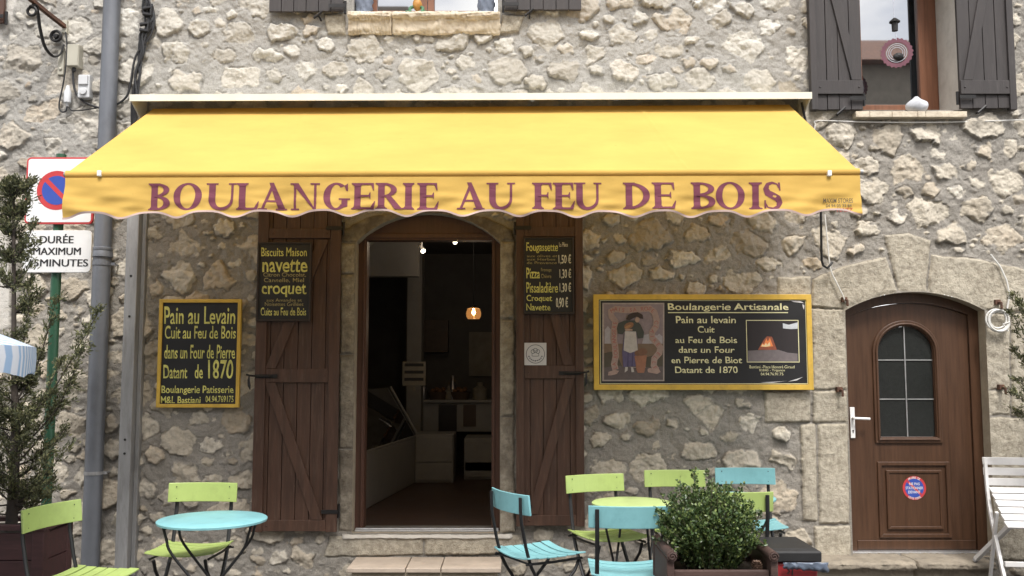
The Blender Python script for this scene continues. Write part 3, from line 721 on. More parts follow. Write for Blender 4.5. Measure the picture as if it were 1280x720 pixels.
def can(u, v):
    a, b = rl.lerp(rr_, u), fl_.lerp(fr_, u); p = a.lerp(b, v)
    sag = -.018*math.sin(math.pi*v)*(.6+.4*math.sin(math.pi*u)) + .0022*math.sin(u*47+v*3)*v + .003*math.sin(u*19-v*2)*math.sin(math.pi*v)
    for s in (.245, .49, .765): sag += .0045*math.exp(-((u-s-.02*v*(1 if s > .6 else 0))/.0024)**2)*(1 if s > .6 else .5)
    e = min(u, 1-u); sag += .012*math.exp(-e/.01)*math.sin(math.pi*v)
    return (p.x, p.y, p.z+sag)
build('canopy', sheet(can, 420, 40), M['canvas'], aw, smooth='all')
# front bar wrapped in canvas
bar = MB(); bar.tube([lerp(fl_, fr_, t)+Vector((0, -.006, -.012)) for t in [i/40 for i in range(41)]], .024, 14)
build('front_bar', bar, M['canvas'], aw, smooth=True)
for e_, d_x in ((fr_, .022), (fl_, -.012)):
    cap = MB(); cap.tube([e_+Vector((.0, -.006, -.012)), e_+Vector((d_x, -.006, -.012))], .017, 12); build('end_cap', cap, M['galv'], aw, smooth=True)
for px in (124, 1037):
    c = P(px, 216, -1.485); k = MB(); k.box(c.x-.012, c.x+.012, -1.492, -1.46, c.z-.02, c.z+.014); build('clip', k, M['white_paint'], aw, bevel=.004)
vl, vr = fl_+Vector((0, -.02, -.034)), fr_+Vector((0, -.02, -.034))
WAVE = (fr_.x-fl_.x)/988*70.5
wx0 = P(650, 268, ay1-.02).x
def vbot(x): return .2245 + .018*math.cos(2*math.pi*(x-wx0)/WAVE) + .004*math.cos(4*math.pi*(x-wx0)/WAVE) + .006*math.sin(x*1.7)
def vfold(x, d):
    """forward bulge of the hanging valance at x and distance d under the bar"""
    t = min(1, d/.23)
    f = .010*math.sin(x*7.1+.5+t*1.3) + .007*math.sin(x*15.7+2-t*2.2) + .004*math.sin(x*31+5*t) + .0018*math.sin(x*9+d*88) + .0012*math.sin(-x*13+d*120+1)
    el = max(0, 1-(x-fl_.x)/.7); er = max(0, 1-(fr_.x-x)/.7)
    f += .0025*math.sin(x*5.3-d*60+math.sin(x*2)*2)+.0018*math.sin(x*22+d*70+2)
    f += el*.011*math.sin((x-fl_.x)*14-d*34) + er*.010*math.sin((fr_.x-x)*16-d*30+1)
    return -f*t - .012*t
def val(u, v):
    p = vl.lerp(vr, u); d = v*vbot(p.x); return (p.x, p.y+vfold(p.x, d), p.z-d)
valance = build('valance', sheet(val, 560, 34), M['canvas'], aw, smooth='all')
def trm(u, v):
    p = vl.lerp(vr, u); d = vbot(p.x)-.008+v*.012; return (p.x, p.y+vfold(p.x, d)-.0035, p.z-d)
build('trim', sheet(trm, 560, 2), M['trim'], valance, smooth='all')
lf = MB()
for side, xx in ((0, fl_.x), (1, fr_.x)): pass

# letters: drawn roman capitals, each stroke a strip; unit height 1
T, S_ = .245, .085
def line(p, q, n=6): return [(lerp(p[0], q[0], i/n), lerp(p[1], q[1], i/n)) for i in range(n+1)]
def quad(a, b, c, d, n=6): return (line(a, b, n), line(d, c, n))
def serif(x0, x1, z, up):
    h = .055; s = 1 if up else -1
    return [quad((x0, z), (x1, z), (x1-.01, z+s*h), (x0+.01, z+s*h), 4)]
def stem(xc, t=T, top=True, bot=True, ov=.10):
    o = [quad((xc-t/2, .03), (xc-t/2, .97), (xc+t/2, .97), (xc+t/2, .03), 8)]
    if bot: o += serif(xc-t/2-ov, xc+t/2+ov, 0, True) + [quad((xc-t/2-.06, .05), (xc-t/2, .12), (xc+t/2, .12), (xc+t/2+.06, .05), 2)]
    if top: o += serif(xc-t/2-ov, xc+t/2+ov, 1, False) + [quad((xc-t/2-.06, .95), (xc-t/2, .88), (xc+t/2, .88), (xc+t/2+.06, .95), 2)]
    return o
def bowl(cx, cz, rx, rz, a0, a1, tx, tz, n=22):
    A, B = [], []
    for i in range(n+1):
        a = R(lerp(a0, a1, i/n)); c, s = math.cos(a), math.sin(a)
        A.append((cx+rx*c, cz+rz*s)); B.append((cx+(rx-tx)*c, cz+(rz-tz)*s))
    return (A, B)
def glyph(ch, w):
    if ch == 'I': return stem(w/2, ov=max(.05, w/2-T/2))
    x = .10+T/2
    if ch in 'EFL':
        g = stem(x, top=True, bot=True)
        if ch in 'EF': g += [quad((x, 1), (w-.03, 1), (w-.03, .93), (x, .93)), quad((w-.13, .95), (w-.02, 1), (w, .72), (w-.04, .72), 3), quad((x, .545), (w-.16, .545), (w-.16, .475), (x, .475)), quad((w-.22, .51), (w-.16, .64), (w-.13, .64), (w-.13, .38), 3)]
        if ch in 'EL': g += [quad((x, .0), (w-.02, .0), (w-.02, .075), (x, .075)), quad((w-.14, .05), (w+.02, .31), (w+.05, .30), (w-.01, .0), 3)]
        return g
    if ch == 'D': return stem(x) + [bowl(x, .5, w-x, .5, -90, 90, T, S_), ]
    if ch == 'B': return stem(x) + [bowl(x+.08, .755, w-x-.12, .245, -90, 90, T*.9, S_*.8), bowl(x+.08, .27, w-x-.08, .27, -90, 90, T, S_*.8), quad((x, 1), (x+.1, 1), (x+.1, .93), (x, .93), 2), quad((x, 0), (x+.1, 0), (x+.1, .07), (x, .07), 2), quad((x, .55), (x+.1, .55), (x+.1, .49), (x, .49), 2)]
    if ch == 'R': return stem(x) + [bowl(x+.08, .735, w-x-.22, .265, -90, 90, T*.9, S_*.8), quad((x, 1), (x+.1, 1), (x+.1, .93), (x, .93), 2), quad((x, .545), (x+.1, .545), (x+.1, .47), (x, .47), 2), quad((x+.14, .5), (w-.22, .02), (w+.06, .02), (x+.36, .5)), quad((w-.22, .0), (w+.10, .0), (w+.10, .05), (w-.2, .05), 2)]
    if ch == 'O': return [bowl(w/2, .5, w/2, .52, 0, 360, T*1.02, S_*.85, 44)]
    if ch == 'G': return [bowl(w/2+.02, .5, w/2, .52, 48, 318, T*1.05, S_*.9, 34), quad((w-.26, .06), (w-.26, .42), (w-.04, .42), (w-.04, .12)), quad((w-.36, .37), (w-.36, .425), (w+.05, .425), (w+.05, .37), 3), quad((w-.10, .72), (w-.16, .90), (w-.03, .99), (w-.03, .70), 3)]
    if ch == 'U': return [quad((x-T/2, .97), (x-T/2, .35), (x+T/2, .35), (x+T/2, .97)), quad((w-.2, .97), (w-.2, .35), (w-.11, .35), (w-.11, .97)), *serif(.0, x+T/2+.10, 1, False), *serif(w-.30, w, 1, False), bowl((x-T/2+w-.11)/2, .37, (w-.11-x+T/2)/2, .39, 180, 270, T, .11), bowl((x-T/2+w-.11)/2, .37, (w-.11-x+T/2)/2, .39, 270, 360, .10, .11)]
    if ch == 'A': return [quad((.10, .03), (w*.46, 1), (w*.53, .90), (.20, .03)), quad((w*.36, 1.02), (w-.32, .03), (w-.06, .03), (w*.52, 1.02)) , quad((w*.24, .36), (w*.66, .36), (w*.66, .29), (w*.22, .29), 3), *serif(0, .32, 0, True), *serif(w-.42, w, 0, True)]
    if ch == 'N': return [quad((.13, .03), (.13, .97), (.22, .97), (.22, .03)), quad((w-.22, .0), (w-.22, .97), (w-.13, .97), (w-.13, .0)), quad((.05, 1), (w-.20, -.03), (w-.13, -.03), (.30, 1)), *serif(.02, .34, 0, True), *serif(w-.36, w, 1, False), *serif(.0, .26, 1, False)]
    if ch == 'S':
        pts = [(.86, .78), (.74, .93), (.5, .985), (.26, .93), (.15, .76), (.24, .60), (.5, .50), (.76, .39), (.87, .23), (.75, .06), (.5, .01), (.24, .06), (.1, .22)]
        th = [.05, .06, .085, .13, .20, .24, .25, .24, .20, .13, .085, .06, .05]
        A, B = [], []
        P2 = []
        for i in range(len(pts)-1):
            for q in range(4): P2.append((lerp(pts[i][0], pts[i+1][0], q/4), lerp(pts[i][1], pts[i+1][1], q/4), lerp(th[i], th[i+1], q/4)))
        P2.append((*pts[-1], th[-1]))
        for i, (a, b, t) in enumerate(P2):
            i0, i1 = max(0, i-2), min(len(P2)-1, i+2); dx, dz = (P2[i1][0]-P2[i0][0])*w, P2[i1][1]-P2[i0][1]; l = math.hypot(dx, dz) or 1
            A.append((a*w-dz/l*t/2, b+dx/l*t/2)); B.append((a*w+dz/l*t/2, b-dx/l*t/2))
        return [(A, B), quad((w*.80, .99), (w*.92, .99), (w*.93, .68), (w*.86, .68), 3), quad((w*.04, .02), (w*.14, .02), (w*.13, .33), (w*.05, .33), 3)]
LET = [('B', 184, 213), ('O', 216, 253), ('U', 257, 296), ('L', 295, 323), ('A', 323, 359), ('N', 362, 400), ('G', 403, 436), ('E', 439, 468), ('R', 469, 501), ('I', 503, 518), ('E', 521, 547),
       ('A', 571, 606), ('U', 608, 644), ('F', 665, 690), ('E', 691, 717), ('U', 717, 752), ('D', 779, 812), ('E', 815, 843), ('B', 864, 894), ('O', 895, 931), ('I', 937, 953), ('S', 955, 977)]
for ch, a, b in LET:
    if (a in (571, 665, 779, 864)): build('lettering', lf, M['letter_purple'], valance); lf = MB()
    yb = 262.5 - 1.5*(a-184)/790; yt = yb-33.5
    A, B = P(a, yb, ay1-.03), P(b, yt, ay1-.03); hgt = B.z-A.z; w = (B.x-A.x)/hgt
    for k, (s0, s1) in enumerate(glyph(ch, w)):
        def on(p):
            x, z = A.x+p[0]*hgt, A.z+p[1]*hgt; q = vl.lerp(vr, (x-vl.x)/(vr.x-vl.x))
            return (x, q.y+vfold(x, q.z-z)-.0018-.00035*k, z)
        n = len(s0); lf.add([on(p) for p in s0]+[on(p) for p in s1], [(i, i+1, n+i+1, n+i) for i in range(n-1)])
build('lettering', lf, M['letter_purple'], valance)
plain('faint_grey', (.13, .10, .06)); plain('red_ink', (.45, .07, .05))
def on_valance(mb, off):
    mb.v = [(x, vl.lerp(vr, (x-vl.x)/(vr.x-vl.x)).y+vfold(x, vl.z-z)-off, z) for x, y, z in mb.v]
im = MB(); text_into(im, 'MAXIM STORES', (1029, 248, 1066, 253.5), ay1-.03, .004); text_into(im, '04 94 05 32 84', (1033, 255, 1064, 259), ay1-.03, 0); on_valance(im, .004)
build('maker_imprint', im, M['faint_grey'], valance)
im = MB(); text_into(im, 'NAZZ', (1046, 260, 1065, 265), ay1-.03, .01, .004); on_valance(im, .004); build('maker_imprint', im, M['red_ink'], valance)
# hood over the roller, the roller, wall brackets, folding arms
hl, hr = P(162, 118, -.30), P(1015, 115, -.30)
hz = (hl.z+hr.z)/2
hood = MB(); hood.add([(hl.x, -.30, hl.z), (hr.x, -.30, hr.z), (hr.x, -.30, hr.z-.05), (hl.x, -.30, hl.z-.05), (hl.x, .0, hl.z+.06), (hr.x, .0, hr.z+.06),
   (hl.x, -.285, hl.z-.048), (hr.x, -.285, hr.z-.048), (hl.x, -.285, hl.z-.006), (hr.x, -.285, hr.z-.006), (hl.x, .0, hl.z+.052), (hr.x, .0, hr.z+.052)],
   [(0, 1, 2, 3), (0, 1, 5, 4), (3, 2, 7, 6), (6, 7, 9, 8), (8, 9, 11, 10), (0, 3, 6, 8, 10, 4), (1, 2, 7, 9, 11, 5)])
for x, s, z in ((hl.x, 1, hl.z), (hr.x, -1, hr.z)):
    vv = [(-.28, z-.045), (-.05, z-.16), (.0, z-.16), (.0, z+.05), (-.28, z-.008)]
    hood.add([(x+s*.002, y, q) for y, q in vv]+[(x+s*.012, y, q) for y, q in vv], [(0, 1, 2, 3, 4), (9, 8, 7, 6, 5)]+[(i, (i+1) % 5, 5+(i+1) % 5, 5+i) for i in range(5)])
build('hood', hood, M['cream_metal'], aw)
rol = MB(); rol.tube([(rl.x, ay0, rl.z-.035), (rr_.x, ay0, rr_.z-.035)], .035, 14); build('roller', rol, M['canvas'], aw, smooth=True)
for x in (rl.x+.12, (rl.x+rr_.x)/2, rr_.x-.12):
    k = MB(); k.box(x-.03, x+.03, -.14, -.0, rl.z-.16, rl.z-.075); build('wall_bracket', k, M['alu'], aw, bevel=.004)
for x, s in ((rl.x+.55, 1), (rr_.x-.55, -1)):
    k = MB(); e = Vector((x+s*.95, -.62, rl.z-.36)); 
    k.tube([(x, -.12, rl.z-.12), e], .022, 8); k.tube([e, (x+s*.15, ay1+.03, fl_.z-.015)], .018, 8); build('arm', k, M['cream_metal'], aw, smooth=True)
cr = MB(); c0_, c1_ = P(1026, 262, -.16), P(1027, 325, -.12)
cr.tube([P(1012, 128, -.18)+Vector((-.06, 0, 0)), P(1026, 240, -.18), c0_, c1_, P(1029, 332, -.11), P(1034, 335, -.11), P(1038, 331, -.11), P(1040, 328, -.10)], .009, 8)
build('crank_rod', cr, M['iron'], aw, smooth=True)

# ------------------------------------------------------------------ signs and boards
plain('board_black', (.016, .016, .018), .45, .2, .05); plain('board_yellow', (.62, .40, .06), .55, .15, .1, dirt=(.35, .22, .05), dirt_amt=.5)
M['letter_yellow'] = mat('letter_yellow', (.64, .61, .17), .6, .38, 22, 0); plain('letter_cream', (.74, .70, .42), .6, .1, 0); plain('letter_dim', (.36, .30, .12), .6, .2, 0)
plain('dark_frame', (.030, .020, .016), .6, .2, .1); plain('price_white', (.70, .66, .52), .6, .1, 0)
def board(name, px, Y, th, frame_w, frame_m, label, cat, field_m=None):
    """a framed panel on the wall: the thing itself with frame and panel as parts"""
    x0, x1 = P(px[0], (px[1]+px[3])/2, Y).x, P(px[2], (px[1]+px[3])/2, Y).x; z1, z0 = P((px[0]+px[2])/2, px[1], Y).z, P((px[0]+px[2])/2, px[3], Y).z
    t = thing(name, ((x0+x1)/2, Y+th, z0), label, cat)
    pn = MB(); pn.box(x0+frame_w*.5, x1-frame_w*.5, Y+.006, Y+th, z0+frame_w*.5, z1-frame_w*.5); build('panel', pn, field_m or M['board_black'], t)
    f = MB(); w = frame_w; O = [(x0, z0), (x1, z0), (x1, z1), (x0, z1)]; I = [(x0+w, z0+w), (x1-w, z0+w), (x1-w, z1-w), (x0+w, z1-w)]
    f.ringstrip(O+[O[0]], I+[I[0]], Y-.006, Y+th-.002); build('frame', f, frame_m, t, bevel=.003)
    return t
def letters(t, Y, items, m, name='lettering', bold=.009, fat=0, hand=1):
    for it in items: mb = MB(); text_into(mb, it[0], it[1:5], Y, it[5] if len(it) > 5 else bold, fat=fat, hand=hand); build(name, mb, m, t)
Y = -.055
b1_ = board('wall_board', (197.3, 374, 300.3, 509.5), Y, .03, .026, M['board_yellow'], 'yellow framed black board reading Pain au Levain, left of the doorway shutters', 'sign')
letters(b1_, Y+.0045, [('Pain au Levain', 205, 383, 294.3, 405), ('Cuit au Feu de Bois', 205.7, 407, 295, 423.3), ('dans un Four de Pierre', 205, 431, 294, 448.3), ('Datant', 204, 456, 234.3, 473), ('de', 243, 455.5, 254, 473),
   ('1870', 260, 449.5, 291.7, 473.3, .012), ('Boulangerie Patisserie', 201.7, 482, 292, 493.5), ('M&L Bastiani', 201, 495.3, 250.7, 504, .01), ('04.94.769175', 256.7, 494.6, 292, 502.7, .01)], M['letter_yellow'])
Y = -.095
b2_ = board('menu_board', (321, 302.5, 389, 401.5), Y, .024, .014, M['dark_frame'], 'dark menu board lettered Biscuits Maison, hung on the left doorway shutter', 'menu board')
letters(b2_, Y+.0045, [('Biscuits Maison', 326.5, 309.3, 383.7, 320.3), ('navette', 327.7, 324, 384, 340.2, .012), ('croquet', 326.5, 354.5, 383, 371.3, .012), ('Cuits au Feu de Bois', 325.7, 384.3, 382.7, 394.3)], M['letter_yellow'])
letters(b2_, Y+.0047, [('Citron Chocolat,', 329, 340.6, 382.7, 346.3, .005), ('Cannelle, Miel', 329.7, 347.3, 380, 353.3, .005), ('aux Amandes et', 333, 373, 377.3, 377, 0), ('Noisettes Grillées', 331, 377.6, 379.3, 382.4, 0)], M['letter_dim'], 'small_lettering')
b3_ = board('menu_board', (654.5, 296.5, 717.5, 392.5), Y, .024, .012, M['dark_frame'], 'dark menu board with prices under Fougassette, hung on the right doorway shutter', 'menu board')
letters(b3_, Y+.0045, [('Fougassette', 658, 303, 697.3, 316.4), ('Pizza', 658, 334.5, 674.8, 348), ('Pissaladière', 658, 352.6, 697.3, 365.8), ('Croquet', 658, 368.6, 690, 378), ('Navette', 658, 379.4, 688, 388)], M['letter_yellow'])
letters(b3_, Y+.0047, [('aux olives et', 658.5, 318.2, 696.7, 321.4, 0), ('aux Herbes', 658.5, 322.4, 694, 325.6, 0), ('de Provence', 658.5, 326.8, 696, 330, 0), ('Fromage', 676.4, 335, 689.3, 340.2, 0), ('Chèvre', 676.4, 342.4, 689, 347.6, 0)], M['letter_dim'], 'small_lettering')
letters(b3_, Y+.0049, [('La Pièce', 699, 302.8, 709.7, 308.3, .005), ('1,50 €', 698.3, 317.8, 714, 330.5), ('1,30 €', 699.6, 335.6, 714, 348.8), ('1,30 €', 699.6, 353, 714, 366), ('0,90 €', 695, 371.2, 710, 385.5)], M['price_white'], 'price_lettering')
# paper notice with a baker's hat
plain('paper', (.56, .55, .56), .7, .05); plain('ink_grey', (.13, .14, .16), .7)
Y = -.0775; nb = MB(); A, B = P(655.5, 456.5, Y), P(683, 428.5, Y); nb.box(A.x, B.x, Y, Y+.002, A.z, B.z)
no = tag(build('paper_notice', nb, M['paper'], None, base=((A.x+B.x)/2, Y, A.z)), 'small white paper notice with a baker hat emblem stuck on the right doorway shutter', 'notice')
e = MB(); cx, cz, r = (A.x+B.x)/2, (A.z+B.z)/2, (B.x-A.x)/2
def circ(cx, cz, r, n=28, a0=0, a1=360): return [(cx+r*math.cos(R(a0+(a1-a0)*i/n)), cz+r*math.sin(R(a0+(a1-a0)*i/n))) for i in range(n+1)]
def ring(mb, cx, cz, r0, r1, y, a0=0, a1=360): mb.strip(circ(cx, cz, r0, 32, a0, a1), circ(cx, cz, r1, 32, a0, a1), y)
ring(e, cx, cz, r*.86, r*.80, Y-.0005)
for dx, dz, rr2 in ((-.22, .22, .2), (0, .32, .22), (.22, .22, .2)): ring(e, cx+dx*r, cz+dz*r, rr2*r, (rr2-.055)*r, Y-.0006-.0001*dx)
e.plate([(cx-.28*r, cz-.22*r), (cx+.28*r, cz-.22*r), (cx+.28*r, cz-.17*r), (cx-.28*r, cz-.17*r)], Y-.0006)
for s in (-1, 1):
    e.plate([(cx+s*.28*r, cz-.2*r), (cx+s*.33*r, cz-.2*r), (cx+s*.33*r, cz+.1*r), (cx+s*.28*r, cz+.1*r)], Y-.0007)
    for k in range(5):
        a = R(200+k*17) if s < 0 else R(340-k*17); px_, pz_ = cx+.62*r*math.cos(a), cz+.62*r*math.sin(a)
        e.plate([(px_-.10*r, pz_), (px_, pz_+.07*r), (px_+.10*r, pz_), (px_, pz_-.07*r)], Y-.0008)
build('emblem', e, M['ink_grey'], no)

# the long board between the right shutter and the house door
Y = -.06
b4_ = board('wall_board', (742, 368, 1015.5, 487.5), Y, .035, .040, M['board_yellow'], 'long yellow framed board reading Boulangerie Artisanale with a woman and a fire, beside the house door', 'sign')
YL = Y+.0045
def rectpx(x0, y0, x1, y1, y=YL): a, b = P(x0, y1, y), P(x1, y0, y); return [(a.x, a.z), (b.x, a.z), (b.x, b.z), (a.x, b.z)]
def frame_line(mb, x0, y0, x1, y1, w, y):
    O = rectpx(x0, y0, x1, y1); I = rectpx(x0+w, y0+w, x1-w, y1-w); mb.strip(O+[O[0]], I+[I[0]], y)
ln = MB(); frame_line(ln, 750.5, 375.3, 1007, 480, .7, YL); frame_line(ln, 933.5, 400, 998, 453, .9, YL-.0011); ln.plate(rectpx(835, 390.2, 985, 391.3), YL)
build('border_line', ln, M['letter_cream'], b4_)
letters(b4_, YL, [('Boulangerie Artisanale', 835, 379, 985.5, 389.5, .012), ('Pain au levain', 845, 395, 919.5, 404), ('Cuit', 872, 407.5, 893, 415.7), ('au Feu de Bois', 844, 420.8, 921, 428.8), ('dans un Four', 848, 433, 918, 441),
   ('en Pierre de Biot', 839, 445.8, 927.5, 454), ('Datant de 1870', 844, 458, 922, 466.3), ('Bastiani -Place Honoré Giraud', 937, 456.6, 993, 460.4, 0), ('83840 - Trigance', 949, 461.2, 981, 464.8, 0), ('04.94.76.91.75', 951, 465.8, 979, 469.2, 0)], M['letter_cream'])
def flat(parent, name, c, polys, lay, Yb, **k):
    key = 'ink_%d_%d_%d' % tuple(int(v*255) for v in c)
    if key not in M: M[key] = mat(key, c, .6, .16, 30, .0)
    mb = MB()
    for pl in polys: mb.plate(pl, Yb-.0006*lay)
    return build(name, mb, M[key], parent)
# oven picture
def ov(pts): return [XZp(935+x*62/250, 401+y*51/205) for x, y in pts]
def XZp(px, py): p = P(px, py, YL); return (p.x, p.z)
oven = flat(b4_, 'oven_picture', (.022, .017, .019), [ov([(0, 0), (250, 0), (250, 205), (0, 205)])], 1, YL); oven['label'] = 'picture of the wood fire in the oven'
flat(oven, 'oven_floor', (.17, .145, .15), [ov([(0, 205), (0, 150), (50, 148), (150, 145), (200, 160), (250, 165), (250, 205)])], 2, YL)
flat(oven, 'embers', (.30, .09, .05), [ov([(50, 146), (60, 128), (80, 95), (95, 78), (120, 80), (128, 100), (145, 146)])], 3, YL)
flat(oven, 'fire', (.85, .26, .08), [ov([(62, 130), (72, 112), (80, 118), (92, 88), (100, 104), (110, 84), (120, 112), (126, 128), (100, 132)])], 4, YL)
flat(oven, 'flame', (.95, .70, .40), [ov([(66, 128), (74, 116), (80, 126), (90, 110), (95, 122), (108, 106), (113, 126), (90, 131)])], 5, YL)
flat(oven, 'daylight', (.55, .58, .62), [ov([(175, 12), (205, 20), (250, 8), (250, 40), (215, 42), (176, 38)])], 3, YL)
# the poster of the bread woman
def pp(pts): return [XZp(745+x/5.76, 365+y/5.76) for x, y in pts]
post = flat(b4_, 'poster', (.36, .30, .28), [pp([(45, 78), (492, 78), (492, 642), (45, 642)])], 1, YL); post['label'] = 'poster of a woman carrying bread'
flat(post, 'sky', (.235, .185, .20), [pp([(58, 88), (482, 88), (482, 380), (58, 380)])], 2, YL)
flat(post, 'cloud', (.36, .33, .36), [pp([(62, 380), (64, 270), (85, 245), (110, 275), (125, 320), (125, 380)]), pp([(330, 380), (345, 310), (390, 300), (440, 315), (455, 300), (478, 320), (478, 380)])], 3, YL)
flat(post, 'field', (.17, .115, .08), [pp([(58, 372), (482, 372), (482, 540), (58, 540)])], 4, YL)
flat(post, 'grass', (.075, .062, .045), [pp([(58, 440), (110, 430), (160, 470), (190, 540), (58, 560)]), pp([(360, 470), (420, 455), (482, 440), (482, 560), (360, 560)])], 5, YL)
flat(post, 'soil', (.11, .085, .085), [pp([(58, 545), (150, 530), (300, 548), (482, 535), (482, 632), (58, 632)])], 6, YL)
def band(c, w):
    L, Rr = [], []
    for i in range(len(c)):
        a, b = c[max(0, i-1)], c[min(len(c)-1, i+1)]; d = math.hypot(b[0]-a[0], b[1]-a[1]) or 1; nx_, ny_ = -(b[1]-a[1])/d, (b[0]-a[0])/d
        L.append((c[i][0]+nx_*w, c[i][1]+ny_*w)); Rr.append((c[i][0]-nx_*w, c[i][1]-ny_*w))
    return L, Rr
path = [(140, 560), (130, 520), (142, 460), (138, 400), (128, 340), (130, 270), (140, 210), (110, 175), (105, 140), (140, 122), (200, 130), (270, 128), (330, 122), (385, 118), (420, 145), (436, 200), (432, 250), (402, 290), (405, 330), (440, 370), (462, 400), (455, 440), (420, 480), (415, 530), (435, 560)]
mb = MB(); L_, R_2 = band(path, 23); mb.strip(pp(L_), pp(R_2), YL-.0006*7)
M['ribbon'] = mat('ribbon', (.33, .235, .21), .6, .15, 30, 0); ribbon = build('ribbon', mb, M['ribbon'], post)
plain('ribbon_red', (.34, .10, .075), .6, .1, 0)
tx = MB(); text_arc(tx, 'LA BOULANGERE', pp(path[0:7]), .040, YL-.0006*8, 0); text_arc(tx, 'MAIS SA ROSE', pp(path[8:15]), .040, YL-.0006*8, 0); text_arc(tx, 'CLAIRE ELLE', pp(path[15:25]), .040, YL-.0006*8, 0)
build('ribbon_lettering', tx, M['ribbon_red'], ribbon)
flat(ribbon, 'ribbon_end', (.36, .25, .22), [pp([(85, 600), (90, 575), (135, 560), (165, 568), (150, 590), (110, 600)]), pp([(370, 560), (380, 548), (450, 550), (465, 575), (440, 590), (375, 578)])], 8.5, YL)
def ell(cx, cy, rx, ry, n=18, a=0): return pp([(cx+rx*math.cos(t)*math.cos(a)-ry*math.sin(t)*math.sin(a), cy+rx*math.cos(t)*math.sin(a)+ry*math.sin(t)*math.cos(a)) for t in [2*math.pi*i/n for i in range(n)]])
flat(post, 'skirt', (.105, .085, .17), [pp([(205, 290), (292, 290), (300, 400), (285, 535), (195, 540), (188, 430)])], 9, YL)
flat(post, 'skirt_fold', (.055, .045, .10), [pp([(228, 430), (234, 430), (232, 538), (224, 538)]), pp([(262, 430), (268, 430), (262, 536), (255, 536)])], 9.6, YL)
flat(post, 'apron', (.46, .42, .40), [pp([(208, 278), (286, 278), (300, 420), (245, 440), (198, 420)])], 10, YL)
flat(post, 'blouse', (.055, .058, .05), [pp([(160, 225), (205, 205), (290, 205), (320, 235), (345, 290), (340, 330), (300, 335), (288, 285), (208, 282), (190, 305), (155, 300), (150, 260)])], 11, YL)
flat(post, 'loaves', (.24, .115, .06), [ell(236, 242, 36, 22, 16, -.4), ], 12, YL); flat(post, 'loaf_crust', (.36, .19, .09), [ell(228, 250, 26, 9, 14, -.5), ], 12.6, YL)
flat(post, 'face', (.40, .27, .21), [ell(297, 200, 17, 20), pp([(205, 272), (222, 264), (262, 268), (262, 278), (215, 282)])], 12, YL)
flat(post, 'hat', (.040, .025, .022), [pp([(216, 195), (230, 165), (262, 150), (300, 145), (335, 165), (340, 195), (318, 190), (290, 178), (262, 192), (240, 205)])], 13, YL)
flat(post, 'shoes', (.42, .38, .36), [pp([(210, 540), (228, 540), (226, 565), (205, 580)]), pp([(250, 540), (266, 542), (274, 575), (255, 578)])], 12, YL)
flat(post, 'basket', (.29, .13, .08), [pp([(276, 460), (366, 455), (352, 560), (345, 582), (300, 582), (290, 560)])], 12, YL)
flat(post, 'basket_bread', (.15, .075, .045), [ell(300, 440, 24, 20), ], 12.6, YL); flat(post, 'basket_bread', (.18, .09, .055), [ell(335, 430, 34, 25), ], 13.2, YL)
# worn foil edges of the long board
wr = MB()
for pts in (((985, 374.5), (1000, 376), (1005, 379), (992, 377.5)), ((1003, 380), (1005.5, 382), (1005, 387), (1003.5, 384)), ((985, 477), (998, 473), (1004, 471), (996, 475.5)), ((950, 478), (975, 476.8), (984, 476), (965, 478.6))): wr.plate([XZp(*p) for p in pts], YL-.0009)
build('worn_edge', wr, M['paper'], b4_)

# round no-parking sticker on the house door
plain('sign_red', (.50, .045, .05), .45, .06, 0); plain('sign_blue', (.035, .075, .36), .45, .06, 0); plain('sign_white', (.76, .76, .76), .4, .05, .02); plain('sign_black', (.02, .02, .022), .5)
Y = DY-.0105; c = P(1143, 610, Y); r = .088
st_ = MB(); st_.prism(circ(c.x, c.z, r, 36)[:-1], Y, Y+.001)
so = tag(build('door_sticker', st_, M['sign_red'], None, base=(c.x, Y, c.z)), 'round blue and red sticker on the lower panel of the brown house door', 'sticker')
k = MB(); k.plate(circ(c.x, c.z, r*.80, 36)[:-1], Y-.0006); build('blue_field', k, M['sign_blue'], so)
k = MB(); d = Vector((.707, -.707)); n_ = Vector((.707, .707)); hw = r*.09
q = [Vector((c.x, c.z))+d*(s*r*.78)+n_*(t*hw) for s, t in ((-1, -1), (1, -1), (1, 1), (-1, 1))]; k.plate([(p.x, p.y) for p in q], Y-.001); build('slash', k, M['sign_red'], so)
k = MB()
for s, a, b in (('NE PAS', 603.2, 606.6), ('STATIONNER', 608.3, 611.7), ('DEVANT', 613.4, 616.8)):
    w_ = {'NE PAS': 6.5, 'STATIONNER': 10.8, 'DEVANT': 7.5}[s]; text_into(k, s, (1143-w_, a, 1143+w_, b), Y-.0014, .008)
text_arc(k, 'PRIERE DE', circ(c.x, c.z, r*.87, 20, 125, 55), .022, Y-.0014, .004); text_arc(k, 'CETTE PORTE', circ(c.x, c.z, r*.88, 20, 235, 305), .022, Y-.0014, .004)
build('lettering', k, M['sign_white'], so)

